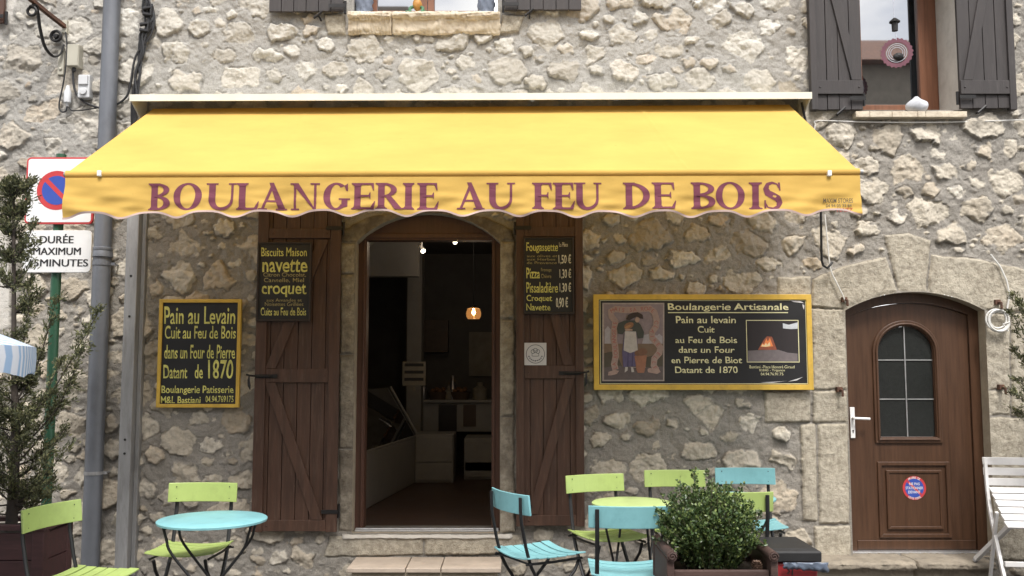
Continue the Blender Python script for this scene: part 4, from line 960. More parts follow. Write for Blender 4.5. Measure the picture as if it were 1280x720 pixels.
# no-parking sign on its green post
plain('post_green', (.022, .085, .045), .45, .2, .05)
SYg = -.95; sp_ = P(64, 640, SYg); sx = (P(72, 238, SYg).x)
sg = thing('parking_sign', (sx, SYg+.05, -.02), 'no-parking sign and a lettered time-limit plate on a green post, left of the awning', 'road sign')
k = MB(); k.tube([(sx-.01, SYg+.05, -.02), (sx-.01, SYg+.05, P(72, 191, SYg).z)], .032, 14); build('post', k, M['post_green'], sg, smooth=True)
def rrect(x0, y0, x1, y1, rad, Y, d=0):
    a, b = P(x0, y1, Y), P(x1, y0, Y); X0, Z0, X1, Z1 = a.x+d, a.z+d, b.x-d, b.z-d; o = []; rad -= d
    for cx, cz, s in ((X1-rad, Z0+rad, -90), (X1-rad, Z1-rad, 0), (X0+rad, Z1-rad, 90), (X0+rad, Z0+rad, 180)): o += circ(cx, cz, rad, 5, s, s+90)
    return o
def plate_sign(name, box, Y, border, m_b, parent):
    k = MB(); k.prism(rrect(*box, .03, Y), Y, Y+.02); o = build(name, k, M['sign_white'] if m_b is None else m_b, parent, bevel=.002)
    if m_b is not None: k = MB(); k.plate(rrect(*box, .03, Y, border), Y-.0012); build('face', k, M['sign_white'], o)
    return o
p1 = plate_sign('sign_plate', (30, 196.5, 119, 280), SYg, .012, M['sign_red'], sg)
c = P(71, 238, SYg); rr_2 = .130
k = MB(); k.plate(circ(c.x, c.z, rr_2, 40)[:-1], SYg-.0024); build('red_ring', k, M['sign_red'], p1)
k = MB(); k.plate(circ(c.x, c.z, rr_2*.74, 40)[:-1], SYg-.0036); build('blue_disc', k, M['sign_blue'], p1)
hw = rr_2*.11; q = [Vector((c.x, c.z))+d*(s*rr_2*.76)+n_*(t*hw) for s, t in ((-1, -1), (1, -1), (1, 1), (-1, 1))]
k = MB(); k.plate([(p.x, p.y) for p in q], SYg-.0048); build('slash', k, M['sign_red'], p1)
p2 = plate_sign('time_plate', (27.5, 288, 115, 340.5), SYg, 0, None, sg)
letters(p2, SYg-.002, [('DURÉE', 49.5, 292.5, 92, 304, 0), ('MAXIMUM', 41.5, 309.5, 101, 318.5, 0), ('15MINUTES', 37, 324, 110, 333, 0)], M['sign_black'], fat=.35, hand=0)
for py in (215, 262, 315):
    z = P(70, py, SYg).z; k = MB(); k.ringstrip([(sx-.06, z-.012), (sx+.05, z-.012)], [(sx-.06, z+.012), (sx+.05, z+.012)], SYg+.0205, SYg+.088); build('clamp', k, M['galv'], sg)

# ------------------------------------------------------------------ pipes, cables, fittings on the wall
dpx0, dpx1 = P(139, 0, -.09), P(114.5, 690, -.09); dx_ = (dpx0.x+dpx1.x)/2
dp = thing('downpipe', (dx_, -.09, -.02), 'round dark grey zinc downpipe running up the wall behind the parking sign', 'drainpipe')
k = MB(); k.tube([(dx_, -.09, 7.0), (dx_, -.09, P(120, 316, -.09).z)], .062, 20); build('upper_pipe', k, M['zinc'], dp, smooth=True)
k = MB(); k.tube([(dx_, -.09, P(120, 318, -.09).z), (dx_, -.09, -.02)], .064, 20); build('lower_pipe', k, M['zinc'], dp, smooth=True)
z = P(120, 314, -.09).z; k = MB(); k.lathe([(.062, .03), (.070, .025), (.073, .005), (.070, -.0), (.076, -.03), (.076, -.045), (.064, -.05)], (dx_, -.09, z), 20); build('collar', k, M['zinc'], dp, smooth=True)
for py, mm in ((591, 'galv'), (330, 'zinc')):
    z = P(120, py, -.09).z; k = MB(); k.lathe([(.066, -.012), (.069, -.012), (.069, .012), (.066, .012)], (dx_, -.09, z), 20); k.box(dx_+.06, dx_+.10, -.095, -.085, z-.01, z+.01); k.tube([(dx_+.085, -.09, z), (dx_+.085, .0, z)], .006, 6); build('bracket', k, M[mm], dp)
g0, g1_ = P(165, 300, -.11).x, P(149, 680, -.11).x; gx_ = (P(168, 280, -.11).x+P(154, 690, -.11).x)/2
gt_ = thing('cable_guard', (gx_, -.07, -.02), 'square galvanised steel channel on the wall between the downpipe and the wall board', 'steel channel')
k = MB(); zt_ = P(168, 226, -.11).z; k.box(gx_-.055, gx_+.035, -.12, -.005, -.02, zt_); build('channel', k, M['galv'], gt_, bevel=.006)
k = MB(); k.box(gx_+.036, gx_+.066, -.055, .0, -.02, zt_); build('flange', k, M['galv'], gt_, bevel=.004)
for z in (.9, 1.0, 1.9, 2.2): k = MB(); k.lathe([(0, .006), (.008, .004), (.009, 0)], (gx_-.01, -.1205, z), 10, Matrix.Rotation(R(90), 3, 'X')); build('screw', k, M['iron'], gt_)
plain('cable_black', (.018, .018, .02), .5, .2); plain('cable_white', (.62, .61, .58), .5, .1); plain('plastic_beige', (.42, .40, .33), .5, .1, .03); plain('plastic_white', (.55, .56, .57), .45, .08, .03)
def smooth_path(pts, n=6):
    pts = [Vector(p) for p in pts]; o = []
    for i in range(len(pts)-1):
        p0, p1, p2, p3 = pts[max(0, i-1)], pts[i], pts[i+1], pts[min(len(pts)-1, i+2)]
        for j in range(n):
            t = j/n; o.append(.5*((2*p1)+(-p0+p2)*t+(2*p0-5*p1+4*p2-p3)*t*t+(-p0+3*p1-3*p2+p3)*t**3))
    return o+[pts[-1]]
def cable(px_pts, r, Y=-.04, yv=None):
    return smooth_path([P(a, b, (yv[i] if yv else Y)) for i, (a, b) in enumerate(px_pts)])
cb = thing('cable_bundle', P(178, 40, -.04), 'tangled bundle of black cables hanging down the wall to the awning hood', 'cables')
rr3 = random.Random(4)
for i in range(7):
    base = [(180, -60), (182, -10), (184, 12), (186, 28), (180, 45), (176, 70), (172, 95), (169, 122), (167, 158)]
    pts = [(a+rr3.uniform(-5, 5)*(1.2 if 1 < j < 5 else .7), b+rr3.uniform(-4, 4)) for j, (a, b) in enumerate(base)]
    k = MB(); k.tube(smooth_path([P(a, b, -.03-.02*rr3.random()) for a, b in pts]), .0085 if i < 4 else .006, 7); build('cable', k, M['cable_black'], cb, smooth=True)
for a, b in ((184, 14), (180, 34)):
    k = MB(); q = P(a, b, -.055); k.tube([q+Vector((-.03, 0, .02)), q+Vector((.035, 0, .03)), q+Vector((.03, 0, -.03)), q+Vector((-.03, 0, -.02))], .016, 8); build('splice', k, M['cable_black'], cb, smooth=True)
# junction box, socket, connector
jb = thing('junction_box', P(91, 69, -.05), 'beige electrical junction box under the old iron bracket', 'electrical box')
a, b = P(83, 83, -.08), P(99, 55, -.08); k = MB(); k.box(a.x, b.x, -.08, .0, a.z, b.z); build('box', k, M['plastic_beige'], jb, bevel=.006)
k = MB(); k.box(a.x+.004, b.x-.004, -.088, -.079, a.z+.004, b.z-.004); build('lid', k, M['plastic_beige'], jb, bevel=.004)
k = MB(); k.tube([Vector(((a.x+b.x)/2, -.05, a.z-.03)), Vector(((a.x+b.x)/2, -.05, a.z))], .013, 8); build('gland', k, M['cable_black'], jb)
wb = thing('socket_box', P(104, 108, -.05), 'white weatherproof socket box beside the downpipe', 'electrical socket')
a, b = P(96.5, 122, -.07), P(112.5, 93, -.07); k = MB(); k.box(a.x, b.x, -.07, .0, a.z, b.z); build('box', k, M['plastic_white'], wb, bevel=.008)
k = MB(); k.box(a.x+.008, b.x-.012, -.085, -.069, (a.z+b.z)/2+.01, b.z-.008); build('flap', k, M['plastic_white'], wb, bevel=.004)
k = MB(); k.lathe([(.0, .018), (.026, .016), (.03, 0)], ((a.x+b.x)/2, -.069, a.z+.05), 14, Matrix.Rotation(R(90), 3, 'X')); build('socket_cover', k, M['plastic_white'], wb, smooth=True)
cn = thing('cable_connector', P(84, 120, -.05), 'small white cable connector hanging left of the socket box', 'connector')
a, b = P(84, 133, -.05), P(84, 107, -.05); k = MB(); k.lathe([(.008, 0), (.013, .02), (.026, .03), (.028, .11), (.020, .13), (.012, b.z-a.z)], (a.x, -.05, a.z), 12); build('body', k, M['plastic_white'], cn, smooth=True)
wc = tag(build('wall_cable', MB().tube(cable([(84, 132), (82, 139), (76, 139), (74, 130), (79, 105), (82, 85), (84, 60), (82, 40)], .006, -.045), .0062, 7), M['cable_black'], None, smooth=True, base=P(80, 140, -.045)), 'thin black cable looping under the white connector', 'cable')
wc = tag(build('wall_cable', MB().tube(cable([(91, 86), (92, 105), (96, 118), (105, 127), (118, 133), (130, 135), (145, 131), (158, 121), (163, 105), (170, 70), (188, 45), (193, 25), (190, 5)], .008, -.04), .0085, 7), M['cable_black'], None, smooth=True, base=P(120, 134, -.045)), 'thick black cable sagging from the junction box behind the downpipe', 'cable')
wc = tag(build('wall_cable', MB().tube(cable([(86, 134), (90, 138), (100, 138), (115, 136), (128, 134)], .005, -.035), .005, 7), M['cable_black'], None, smooth=True, base=P(100, 138, -.035)), 'short black cable lying just under the thick sagging cable', 'cable')
# old iron bracket
ib = thing('iron_bracket', P(79, 33, -.03), 'rusty old wrought iron lamp bracket high on the left of the wall', 'bracket')
k = MB(); k.tube([P(82, 34, -.02), P(60, 17, -.16), P(36, -3, -.34), P(10, -25, -.52)], .02, 4); build('arm', k, M['rust'], ib)
k = MB(); k.tube(smooth_path([P(38, 8, -.32), P(44, 6, -.28), P(47, 14, -.25), P(50, 35, -.2), P(56, 58, -.14), P(66, 70, -.08), P(75, 68, -.05), P(80, 56, -.03)]), .0, 6, rs=[(.016, .007)]*43); build('scroll', k, M['iron'], ib)
def ringtube(mb, c, r, t, n=20, tilt=0): 
    pts = [Vector((c.x+r*math.cos(2*math.pi*i/n), c.y+r*math.sin(tilt)*math.sin(2*math.pi*i/n), c.z+r*math.cos(tilt)*math.sin(2*math.pi*i/n))) for i in range(n+1)]; mb.tube(pts, t, 7, cap=False)
k = MB(); ringtube(k, P(40, 14, -.3), .032, .011); build('curl', k, M['iron'], ib, smooth=True)
k = MB(); ringtube(k, P(70, 45, -.06), .038, .012); build('curl', k, M['iron'], ib, smooth=True)
k = MB(); k.lathe([(0, .03), (.018, .028), (.024, .0), (.0, -.002)], P(71, 46, -.05), 12, Matrix.Rotation(R(90), 3, 'X')); build('insulator', k, M['iron'], ib, smooth=True)
a, b = P(77, 41, -.03), P(84, 25, -.03); k = MB(); k.box(a.x, b.x, -.03, .01, a.z, b.z); build('wall_plate', k, M['plastic_beige'], ib, bevel=.004)
a, b = P(71, 93, -.03), P(80, 62, -.03); k = MB(); k.box(a.x, b.x, -.025, .01, a.z, b.z); k.lathe([(0, .012), (.012, .008), (.014, 0)], ((a.x+b.x)/2, -.025, a.z+.045), 10, Matrix.Rotation(R(90), 3, 'X')); build('wall_plate', k, M['plastic_beige'], ib, bevel=.004)
# white wires
tag(build('white_wire', MB().tube(cable([(1018, 185), (1018, 168), (1019, 156), (1023, 151), (1080, 152.5), (1150, 153), (1215, 152), (1300, 149)], .004, -.03), .0045, 6), M['cable_white'], None, smooth=True, base=P(1020, 152, -.03)), 'thin pale wire clipped along the wall under the right upper window', 'wire')
tag(build('white_cable', MB().tube(cable([(1031, 268), (1034, 300), (1038, 335), (1045, 352), (1053, 368), (1057, 378)], .004, -.05), .005, 6), M['cable_white'], None, smooth=True, base=P(1034, 300, -.05)), 'thin white cord hanging from the awning end to the door arch', 'cord')
coil = []
c = P(1247, 401, -.05)
k = MB()
for i in range(4*24+1):
    a = 2*math.pi*i/24; r = .075+.010*math.sin(a*.37+1); coil.append(Vector((c.x+.012*math.sin(a*.3)+r*math.cos(a), -.045-.006*(i/24), c.z-.012*math.cos(a*.23)+r*.98*math.sin(a))))
coil = [P(1238, 318, -.035), P(1250, 333, -.035), P(1258, 350, -.04), P(1262, 368, -.04), P(1259, 385, -.042)]+coil+[P(1254, 405, -.06), P(1260, 414, -.06)]
tag(build('cable_coil', k.tube(coil, .0065, 7), M['cable_white'], None, smooth=True, base=c), 'coil of white cable hung on the stone jamb right of the house door', 'cable')
for px, py, d_ in ((1055, 375, 'at the left springing of the door arch'), (1049, 487, 'in the left door jamb beside the long board'), (1246, 378, 'above the white cable coil'), (1251, 484, 'in the right door jamb above the white chair')):
    c = P(px, py, -.02); k = MB(); k.box(c.x-.022, c.x+.018, -.045, .0, c.z-.018, c.z+.02); k.tube([(c.x, -.045, c.z), (c.x+.004, -.075, c.z-.004), (c.x+.006, -.075, c.z-.05)], .010, 7)
    tag(build('iron_pin', k, M['rust'], None, bevel=.003, base=c), 'rusty iron pin set '+d_, 'iron pin', 'iron pins in the door surround')

# ------------------------------------------------------------------ ornaments at the windows
plain('grey_blue', (.19, .22, .28), .8, .3, .5); plain('orn_green', (.06, .16, .08), .6, .3, .2); plain('orn_orange', (.50, .24, .05), .6, .3, .2)
def blob(c, rx, ry, rz, seed, amp=.12, nu=20, nv=14):
    mb = MB(); rr = random.Random(seed); ph = [rr.random()*6 for _ in range(6)]; vs = []
    for j in range(nv+1):
        t = math.pi*j/nv
        for i in range(nu):
            p = 2*math.pi*i/nu; r = 1+amp*(math.sin(3*p+ph[0])*math.sin(2*t+ph[1])+.6*math.sin(5*p+ph[2]+3*t)+.4*math.sin(7*t+ph[3]-4*p))*math.sin(t)
            vs.append((c[0]+rx*r*math.sin(t)*math.cos(p), c[1]+ry*r*math.sin(t)*math.sin(p), c[2]+rz*r*math.cos(t)))
    return mb.add(vs, [(j*nu+i, j*nu+(i+1) % nu, (j+1)*nu+(i+1) % nu, (j+1)*nu+i) for j in range(nv) for i in range(nu)])
def pillar(px, lab):
    c = P(px, 13, .1); mb = MB(); prof = [(0, 0), (.06, 0), (.066, .02), (.058, .05), (.066, .09), (.07, .14), (.062, .2), (.068, .27), (.055, .33), (.04, .37), (0, .38)]
    fine = []
    for i in range(len(prof)-1):
        for q in range(3): fine.append((lerp(prof[i][0], prof[i+1][0], q/3), lerp(prof[i][1], prof[i+1][1], q/3)))
    fine.append(prof[-1]); mb.lathe(fine, (c.x, .1, 0), 24)
    mb.v = [(x+.006*math.sin(z*90+x*160), y+.008*math.sin(z*70+x*120+1), z+sz1+.010) for x, y, z in mb.v]
    tag(build('garden_ornament', mb, M['grey_blue'], None, smooth='all', base=(c.x, .1, sz1+.01)), lab, 'ornament', 'grey ornaments on the middle window sill')
pillar(455, 'blue-grey moulded ornament at the left end of the middle window sill'); pillar(608, 'blue-grey moulded ornament at the right end of the middle window sill')
c = P(521, 10, .02); fz = sz1+.012
fg = thing('window_ornament', (c.x, .02, fz), 'small green and orange ornament standing on the middle window sill', 'ornament')
build('body', blob((c.x+.004, .02, fz+.085), .036, .034, .05, 3, .06), M['orn_orange'], fg, smooth='all')
build('head', blob((c.x, .01, fz+.15), .03, .03, .03, 5, .06), M['orn_green'], fg, smooth='all')
for s, dx in ((-1, -.05), (1, .045)):
    k = MB(); k.tube(smooth_path([(c.x+s*.02, .02, fz+.07), (c.x+s*.05, .0, fz+.05), (c.x+dx, -.02, fz+.012), (c.x+dx+s*.03, -.035, fz+.008)], 4), .012, 8); build('leg', k, M['orn_green'], fg, smooth=True)
c = P(1146, 130, -.02); k = blob((c.x, -.02, zs+.052), .085, .065, .056, 8, .035, 26, 18)
k.v = [(x, y, max(zs, z+.02*math.exp(-((x-c.x+.01)/.018)**2)*(z > zs+.06))) for x, y, z in k.v]
plain('pale_stone', (.52, .53, .56), .8, .2, .4)
tag(build('pale_ornament', k, M['pale_stone'], None, smooth='all', base=(c.x, -.02, zs)), 'rounded pale stone ornament sitting on the sill of the right upper window', 'ornament')
plain('mauve_metal', (.15, .06, .08), .4, .15, 0, metal=.3); plain('steel', (.42, .42, .45), .3, .1, 0, metal=.9)
c = P(1121, 66, -.06); hz0 = P(1119, -40, -.06)
wcm = thing('wind_spinner', (c.x, -.06, c.z), 'round mauve wind spinner hanging on a thread before the right upper window', 'wind spinner')
k = MB(); k.tube([(c.x-.012, -.06, 4.9), (c.x-.012, -.06, P(1119, 22, -.06).z)], .003, 5); k.tube([(c.x-.005, -.06, P(1119, 38, -.06).z), (c.x, -.06, c.z+.10)], .0025, 5); build('thread', k, M['steel'], wcm)
lz = P(1119, 30, -.06).z
k = MB(); k.lathe([(0, .05), (.012, .045), (.04, .02), (.04, .012), (.024, .012), (.022, -.055), (.0, -.055)], (c.x-.008, -.06, lz), 4+8); build('lantern_cap', k, M['iron'], wcm)
ro = MB(); n = 48; A_, B_ = [], []
tilt = Matrix.Rotation(R(-16), 3, 'Z')
def sp_ring(r0, r1, wob, y0):
    A, B, A2, B2 = [], [], [], []
    mb = MB()
    vs = []; n = 96
    for i in range(n):
        a = 2*math.pi*i/n; w = wob*math.sin(a*22)
        for (r, y) in ((r0+w, y0), (r1, y0), (r1, y0+.008), (r0+w, y0+.008)):
            v = tilt @ Vector((r*math.cos(a), y, r*math.sin(a))); vs.append(v+Vector((c.x, -.06, c.z)))
    fs = []
    for i in range(n):
        j = (i+1) % n
        for q in range(4): fs.append((i*4+q, j*4+q, j*4+(q+1) % 4, i*4+(q+1) % 4))
    return mb.add(vs, fs)
build('outer_ring', sp_ring(.114, .082, .005, 0), M['mauve_metal'], wcm)
for r in (.074, .060, .046): build('inner_ring', sp_ring(r, r-.005, 0, .002), M['steel'], wcm)
build('hanging_drop', blob((c.x+.015, -.06, c.z-.03), .04, .02, .03, 9, .1), M['iron'], wcm, smooth='all')

# ------------------------------------------------------------------ bistro chairs and tables
G0 = -.02
plain('chair_black', (.009, .009, .010), .5, .2, .05)
M['lime'] = mat('lime', (.34, .44, .135), .42, .06, 7, .03, 60, dirt=(.24, .30, .10), dirt_amt=.5)
M['turquoise'] = mat('turquoise', (.205, .45, .485), .42, .06, 7, .03, 60, dirt=(.13, .31, .34), dirt_amt=.5)
M['table_lime'] = mat('table_lime', (.43, .54, .22), .4, .06, 7, .03, 60, dirt=(.35, .45, .15), dirt_amt=.35)
plain('chair_white', (.62, .61, .60), .45, .08, .05, dirt=(.5, .48, .45), dirt_amt=.4)
CH_G, TB_G = 'folding bistro chairs in front of the bakery', 'round bistro tables in front of the bakery'
def make_chair(m, label):
    t = thing('bistro_chair', (0, 0, 0), label, 'chair', CH_G)
    h = .845
    bp = MB(); n = 12; vs = []
    for i in range(n+1):
        x = -.2075+.415*i/n; bow = .030*(x/.2)**2
        for (z, dy) in ((h-.112, -.004), (h, .008)):
            for th in (0, .012): vs.append((x, .185+dy-bow+th, z))
    fs = []
    for i in range(n):
        a, b = i*4, i*4+4
        fs += [(a, b, b+2, a+2), (a+1, a+3, b+3, b+1), (a, a+1, b+1, b), (a+2, b+2, b+3, a+3)]
    fs += [(0, 2, 3, 1), (n*4, n*4+1, n*4+3, n*4+2)]
    bk = build('backrest', bp.add(vs, fs), m, t, bevel=.003)
    for x in (-.16, .16):
        for z in (h-.092, h-.022): k = MB(); k.lathe([(0, .002), (.003, .0015), (.0038, 0)], (x, .187-.022, z), 8, Matrix.Rotation(R(90), 3, 'X')); build('rivet', k, M['chair_black'], bk)
    for s in (-1, 1):
        x = s*.165
        k = MB(); k.tube(smooth_path([(x, .197, h-.015), (x, .192, h-.13), (x, .178, .64), (x, .150, .52), (x, .10, .40), (x, -.05, .20), (x, -.20, .008)], 3), 0, 8, rs=[(.0115, .009)]*19); k.box(x-.012, x+.012, -.215, -.19, .0, .012); build('rear_post', k, M['chair_black'], t, smooth=True)
        x = s*.145
        k = MB(); k.tube([(x, -.205, .462), (x, -.175, .40), (x, .02, .205), (x, .20, .006)], .0095, 8); build('leg', k, M['chair_black'], t, smooth=True)
        k = MB(); k.tube([(x+s*.03, .165, .468), (x+s*.02, -.02, .463), (x+s*.02, -.21, .468)], .0075, 6); build('seat_rail', k, M['chair_black'], t, smooth=True)
    for (y, z, w) in ((-.12, .105, .165), (.13, .085, .145), (.145, .468, .2)): k = MB(); k.tube([(-w, y, z), (w, y, z)], .006, 6); build('stretcher', k, M['chair_black'], t, smooth=True)
    st = MB(); ns = 6
    for q in range(ns):
        y0 = -.215+q*.064; y1 = y0+.056; vs = []; n = 10
        for i in range(n+1):
            x = -.195+.39*i/n; dip = -.020*(1-(x/.195)**2) + .010*((y0+.05)/.2)**2
            for y in (y0, y1):
                for z in (.492, .501): vs.append((x, y, z+dip))
        fs = []
        for i in range(n):
            a, b = i*4, i*4+4; fs += [(a, a+2, b+2, b), (a+1, b+1, b+3, a+3), (a, b, b+1, a+1), (a+2, a+3, b+3, b+2)]
        st.add(vs, fs+[(0, 1, 3, 2), (n*4, n*4+2, n*4+3, n*4+1)])
    build('seat', st, m, t, bevel=.002)
    return t
def chair_spot(px, depth, rz):
    c = P(px, 620, depth-CAM_D); b = Matrix.Rotation(rz, 3, 'Z') @ Vector((0, .185, 0)); return (c.x-b.x, c.y-b.y, G0)
cl = make_chair(M['lime'], 'lime green bistro chair facing out behind the larger turquoise table at left')
ct = make_chair(M['turquoise'], 'turquoise bistro chair facing out against the wall behind the boxwood planter')
cl.location = chair_spot(255, 5.68, 0)
place_copy(cl, chair_spot(62, 4.78, R(76)), R(76), 'lime green bistro chair nearest the left edge, beside the tall conifer planter')
place_copy(cl, chair_spot(742, 6.12, R(20)), R(20), 'lime green bistro chair beside the right shutter, left of the lime table')
place_copy(cl, chair_spot(843, 6.38, R(0)), R(0), 'lime green bistro chair against the wall between the lime table and the turquoise chair')
place_copy(cl, chair_spot(922, 5.25, R(181)), R(181), 'lime green bistro chair with its back to the square, half hidden by the boxwood')
ct.location = chair_spot(931, 6.52, R(-2)); ct.rotation_euler.z = R(-2)
place_copy(ct, chair_spot(634, 5.28, R(120)), R(120), 'turquoise bistro chair turned sideways in front of the bakery step')
place_copy(ct, chair_spot(787, 4.72, R(178)), R(178), 'turquoise bistro chair with its back to the square, in front of the lime table')
def make_table(m, rad, label, h=.72):
    t = thing('bistro_table', (0, 0, 0), label, 'table', TB_G)
    k = MB(); k.lathe([(0, h-.004), (rad-.03, h-.004), (rad-.012, h-.005), (rad-.012, h-.015), (rad, h-.015), (rad+.001, h-.004), (rad-.004, h), (rad*.5, h+.001), (0, h+.001)], (0, 0, 0), 56); build('tabletop', k, m, t, smooth=True)
    w = rad*.78; zc = .36
    for s in (-1, 1):
        y = s*rad*.52
        k = MB(); k.tube(smooth_path([(-w, y, h-.012), (-w+.02, y, h-.08), (-w+.05, y*.98, h-.16), (0, y*.9, .33), (w*.95, y*.9, .004)], 4), .0075, 7); build('leg', k, M['chair_black'], t, smooth=True)
        k = MB(); y2 = y*.82; k.tube(smooth_path([(w, y2, h-.012), (w-.02, y2, h-.08), (w-.05, y2, h-.16), (0, y2, .33), (-w*.95, y2, .004)], 4), .0075, 7); build('leg', k, M['chair_black'], t, smooth=True)
        k = MB(); k.tube([(s*w*.97, -rad*.52, h-.03), (s*w*.97, rad*.52, h-.03)], .006, 6); build('rail', k, M['chair_black'], t, smooth=True)
        k = MB(); k.tube([(s*w*.70, -rad*.47, .095), (s*w*.70, rad*.47, .095)], .006, 6); build('stretcher', k, M['chair_black'], t, smooth=True)
    k = MB(); k.tube([(0, -rad*.47, .33), (0, rad*.47, .33)], .008, 6); build('hinge_bar', k, M['chair_black'], t, smooth=True)
    return t
def table_spot(px, depth): c = P(px, 640, depth-CAM_D); return (c.x, c.y, G0)
ta = make_table(M['turquoise'], .29, 'larger turquoise round table at left, below the Pain au Levain board'); ta.location = table_spot(266, 5.12); ta.rotation_euler.z = R(8)
tb_ = make_table(M['table_lime'], .245, 'lime green round table among the chairs right of the doorway'); tb_.location = table_spot(790, 5.74); tb_.rotation_euler.z = R(70)
tc_ = make_table(M['turquoise'], .25, 'smaller turquoise round table mostly hidden behind the boxwood'); tc_.location = table_spot(920, 5.98); tc_.rotation_euler.z = R(15)

# half-folded white slatted chair by the house door
wch = thing('folding_chair', (P(1264, 650, -.5).x, -.5, G0), 'white slatted folding chair standing askew right of the brown house door', 'chair')
def slat(mb, a, b, hw, th, nrm, along):
    a, b = Vector(a), Vector(b); n_ = Vector(nrm).normalized(); u = Vector(along).normalized()
    vs = [q+u*(s*hw)+n_*(t*th) for q in (a, b) for s in (-1, 1) for t in (-1, 1)]
    mb.add(vs, [(0, 1, 3, 2), (4, 6, 7, 5), (0, 2, 6, 4), (1, 5, 7, 3), (0, 4, 5, 1), (2, 3, 7, 6)])
dW = .44
for i, (px, py, Yp) in enumerate(((1228, 576, -.36), (1229, 589, -.365), (1231, 602, -.37))):
    k = MB(); a = P(px, py, Yp); slat(k, a, a+Vector((dW, -.06, 0)), .026, .006, (0.14, 1, 0), (0, .08, 1)); build('back_slat', k, M['chair_white'], wch, bevel=.003)
s0, s1 = P(1238, 613, -.42), P(1257, 656, -.70)
for i in range(6):
    p = s0.lerp(s1, i/5); k = MB(); slat(k, p, p+Vector((dW-.05, -.05, 0)),   .029, .007, (0, -(s0-s1).z, (s0-s1).y), (0, (s1-s0).y, (s1-s0).z)); build('seat_slat', k, M['chair_white'], wch, bevel=.003)
for dx in (0, dW-.03):
    k = MB(); o = Vector((dx, -.06 if dx else 0, 0)); a, b, c_ = P(1231, 572, -.36)+o, P(1236, 628, -.42)+o, P(1262, 733, -.75)+o
    c_.z = G0+.012; k.tube(smooth_path([a, b, (b+c_)/2+Vector((-.006, 0, 0)), c_], 4), .016, 4); build('rear_post', k, M['chair_white'], wch, bevel=.003)
rf_ = P(1220, 703, -.25); rf_.z = .172; k = MB(); k.tube([P(1292, 628, -.66), rf_], .022, 4); lg = build('leg', k, M['chair_white'], wch, bevel=.003)
k = MB(); k.tube([rf_+Vector((.004, 0, .006)), rf_+Vector((-.012, .002, -.013))], .016, 6); build('rubber_foot', k, M['galv'], lg)
k = MB(); k.tube([P(1246, 640, -.60), P(1240, 700, -.45), P(1238, 722, -.40)], .015, 4); build('leg', k, M['chair_white'], wch, bevel=.003)
a = P(1256, 705, -.66); k = MB(); slat(k, a, a+Vector((dW-.02, -.05, 0)), .016, .008, (0, 1, .1), (0, 0, 1)); build('stretcher', k, M['chair_white'], wch, bevel=.002)

# ------------------------------------------------------------------ bin
plain('bin_red', (.27, .022, .026), .45, .12, .04); plain('bin_black', (.016, .016, .017), .5, .3, .08); plain('bag_blue', (.10, .125, .17), .35, .2, .3)
by0, by1 = -1.98, -1.62; bc = P(987, 690, by0).x; lz_ = .575
bn = thing('litter_bin', (bc, (by0+by1)/2, G0), 'red litter bin with a black lid and blue bag edge, right of the boxwood', 'bin')
k = MB(); b_ = .135; k.add([(bc-b_, by0+.02, G0), (bc+b_, by0+.02, G0), (bc+b_, by1-.02, G0), (bc-b_, by1-.02, G0), (bc-b_-.015, by0+.006, lz_-.07), (bc+b_+.015, by0+.006, lz_-.07), (bc+b_+.015, by1-.01, lz_-.07), (bc-b_-.015, by1-.01, lz_-.07)], [(0, 1, 2, 3), (4, 5, 6, 7), (0, 1, 5, 4), (1, 2, 6, 5), (2, 3, 7, 6), (3, 0, 4, 7)])
build('body', k, M['bin_red'], bn, bevel=.012)
k = MB(); k.add([(bc-.165, by0-.01, lz_-.066), (bc+.165, by0-.01, lz_-.066), (bc+.165, by1+.02, lz_-.066), (bc-.165, by1+.02, lz_-.066), (bc-.165, by0-.012, lz_-.014), (bc+.165, by0-.012, lz_-.014), (bc+.165, by1+.02, lz_-.014), (bc-.165, by1+.02, lz_-.014), (bc-.14, by0+.02, lz_), (bc+.14, by0+.02, lz_), (bc+.14, by1-.01, lz_), (bc-.14, by1-.01, lz_)],
   [(0, 1, 2, 3), (8, 9, 10, 11)]+[(q, (q+1) % 4, 4+(q+1) % 4, 4+q) for q in range(4)]+[(4+q, 4+(q+1) % 4, 8+(q+1) % 4, 8+q) for q in range(4)])
build('lid', k, M['bin_black'], bn, bevel=.006)
k = MB(); rb3 = random.Random(3); vs = []
for i in range(17):
    t = i/16; x = bc-.04+t*.235; 
    for j in range(5): vs.append((x+rb3.uniform(-.006, .006), by0-.012-.012*rb3.random()-(.010 if j < 4 else 0), lz_-.064-.008*j*(1+.5*t*t)*(1.15 if j else 1)+rb3.uniform(-.006, .006)*(j > 0)))
k.add(vs, [(i*5+j, i*5+j+1, (i+1)*5+j+1, (i+1)*5+j) for i in range(16) for j in range(4)])
o = build('bag_edge', k, M['bag_blue'], bn, smooth='all'); sd_ = o.modifiers.new('thick', 'SOLIDIFY'); sd_.thickness = .004
c = P(990, 712, by0-.003); k = MB()
k.tube([(c.x+.008, by0+.006, c.z+.045), (c.x+.004, by0+.006, c.z-.03)], .0035, 5); k.tube(smooth_path([(c.x-.012, by0+.006, c.z+.012), (c.x-.022, by0+.007, c.z+.004), (c.x-.010, by0+.007, c.z-.010), (c.x-.022, by0+.008, c.z-.022)]), .003, 5)
build('scrawl', k, M['bin_black'], bn)

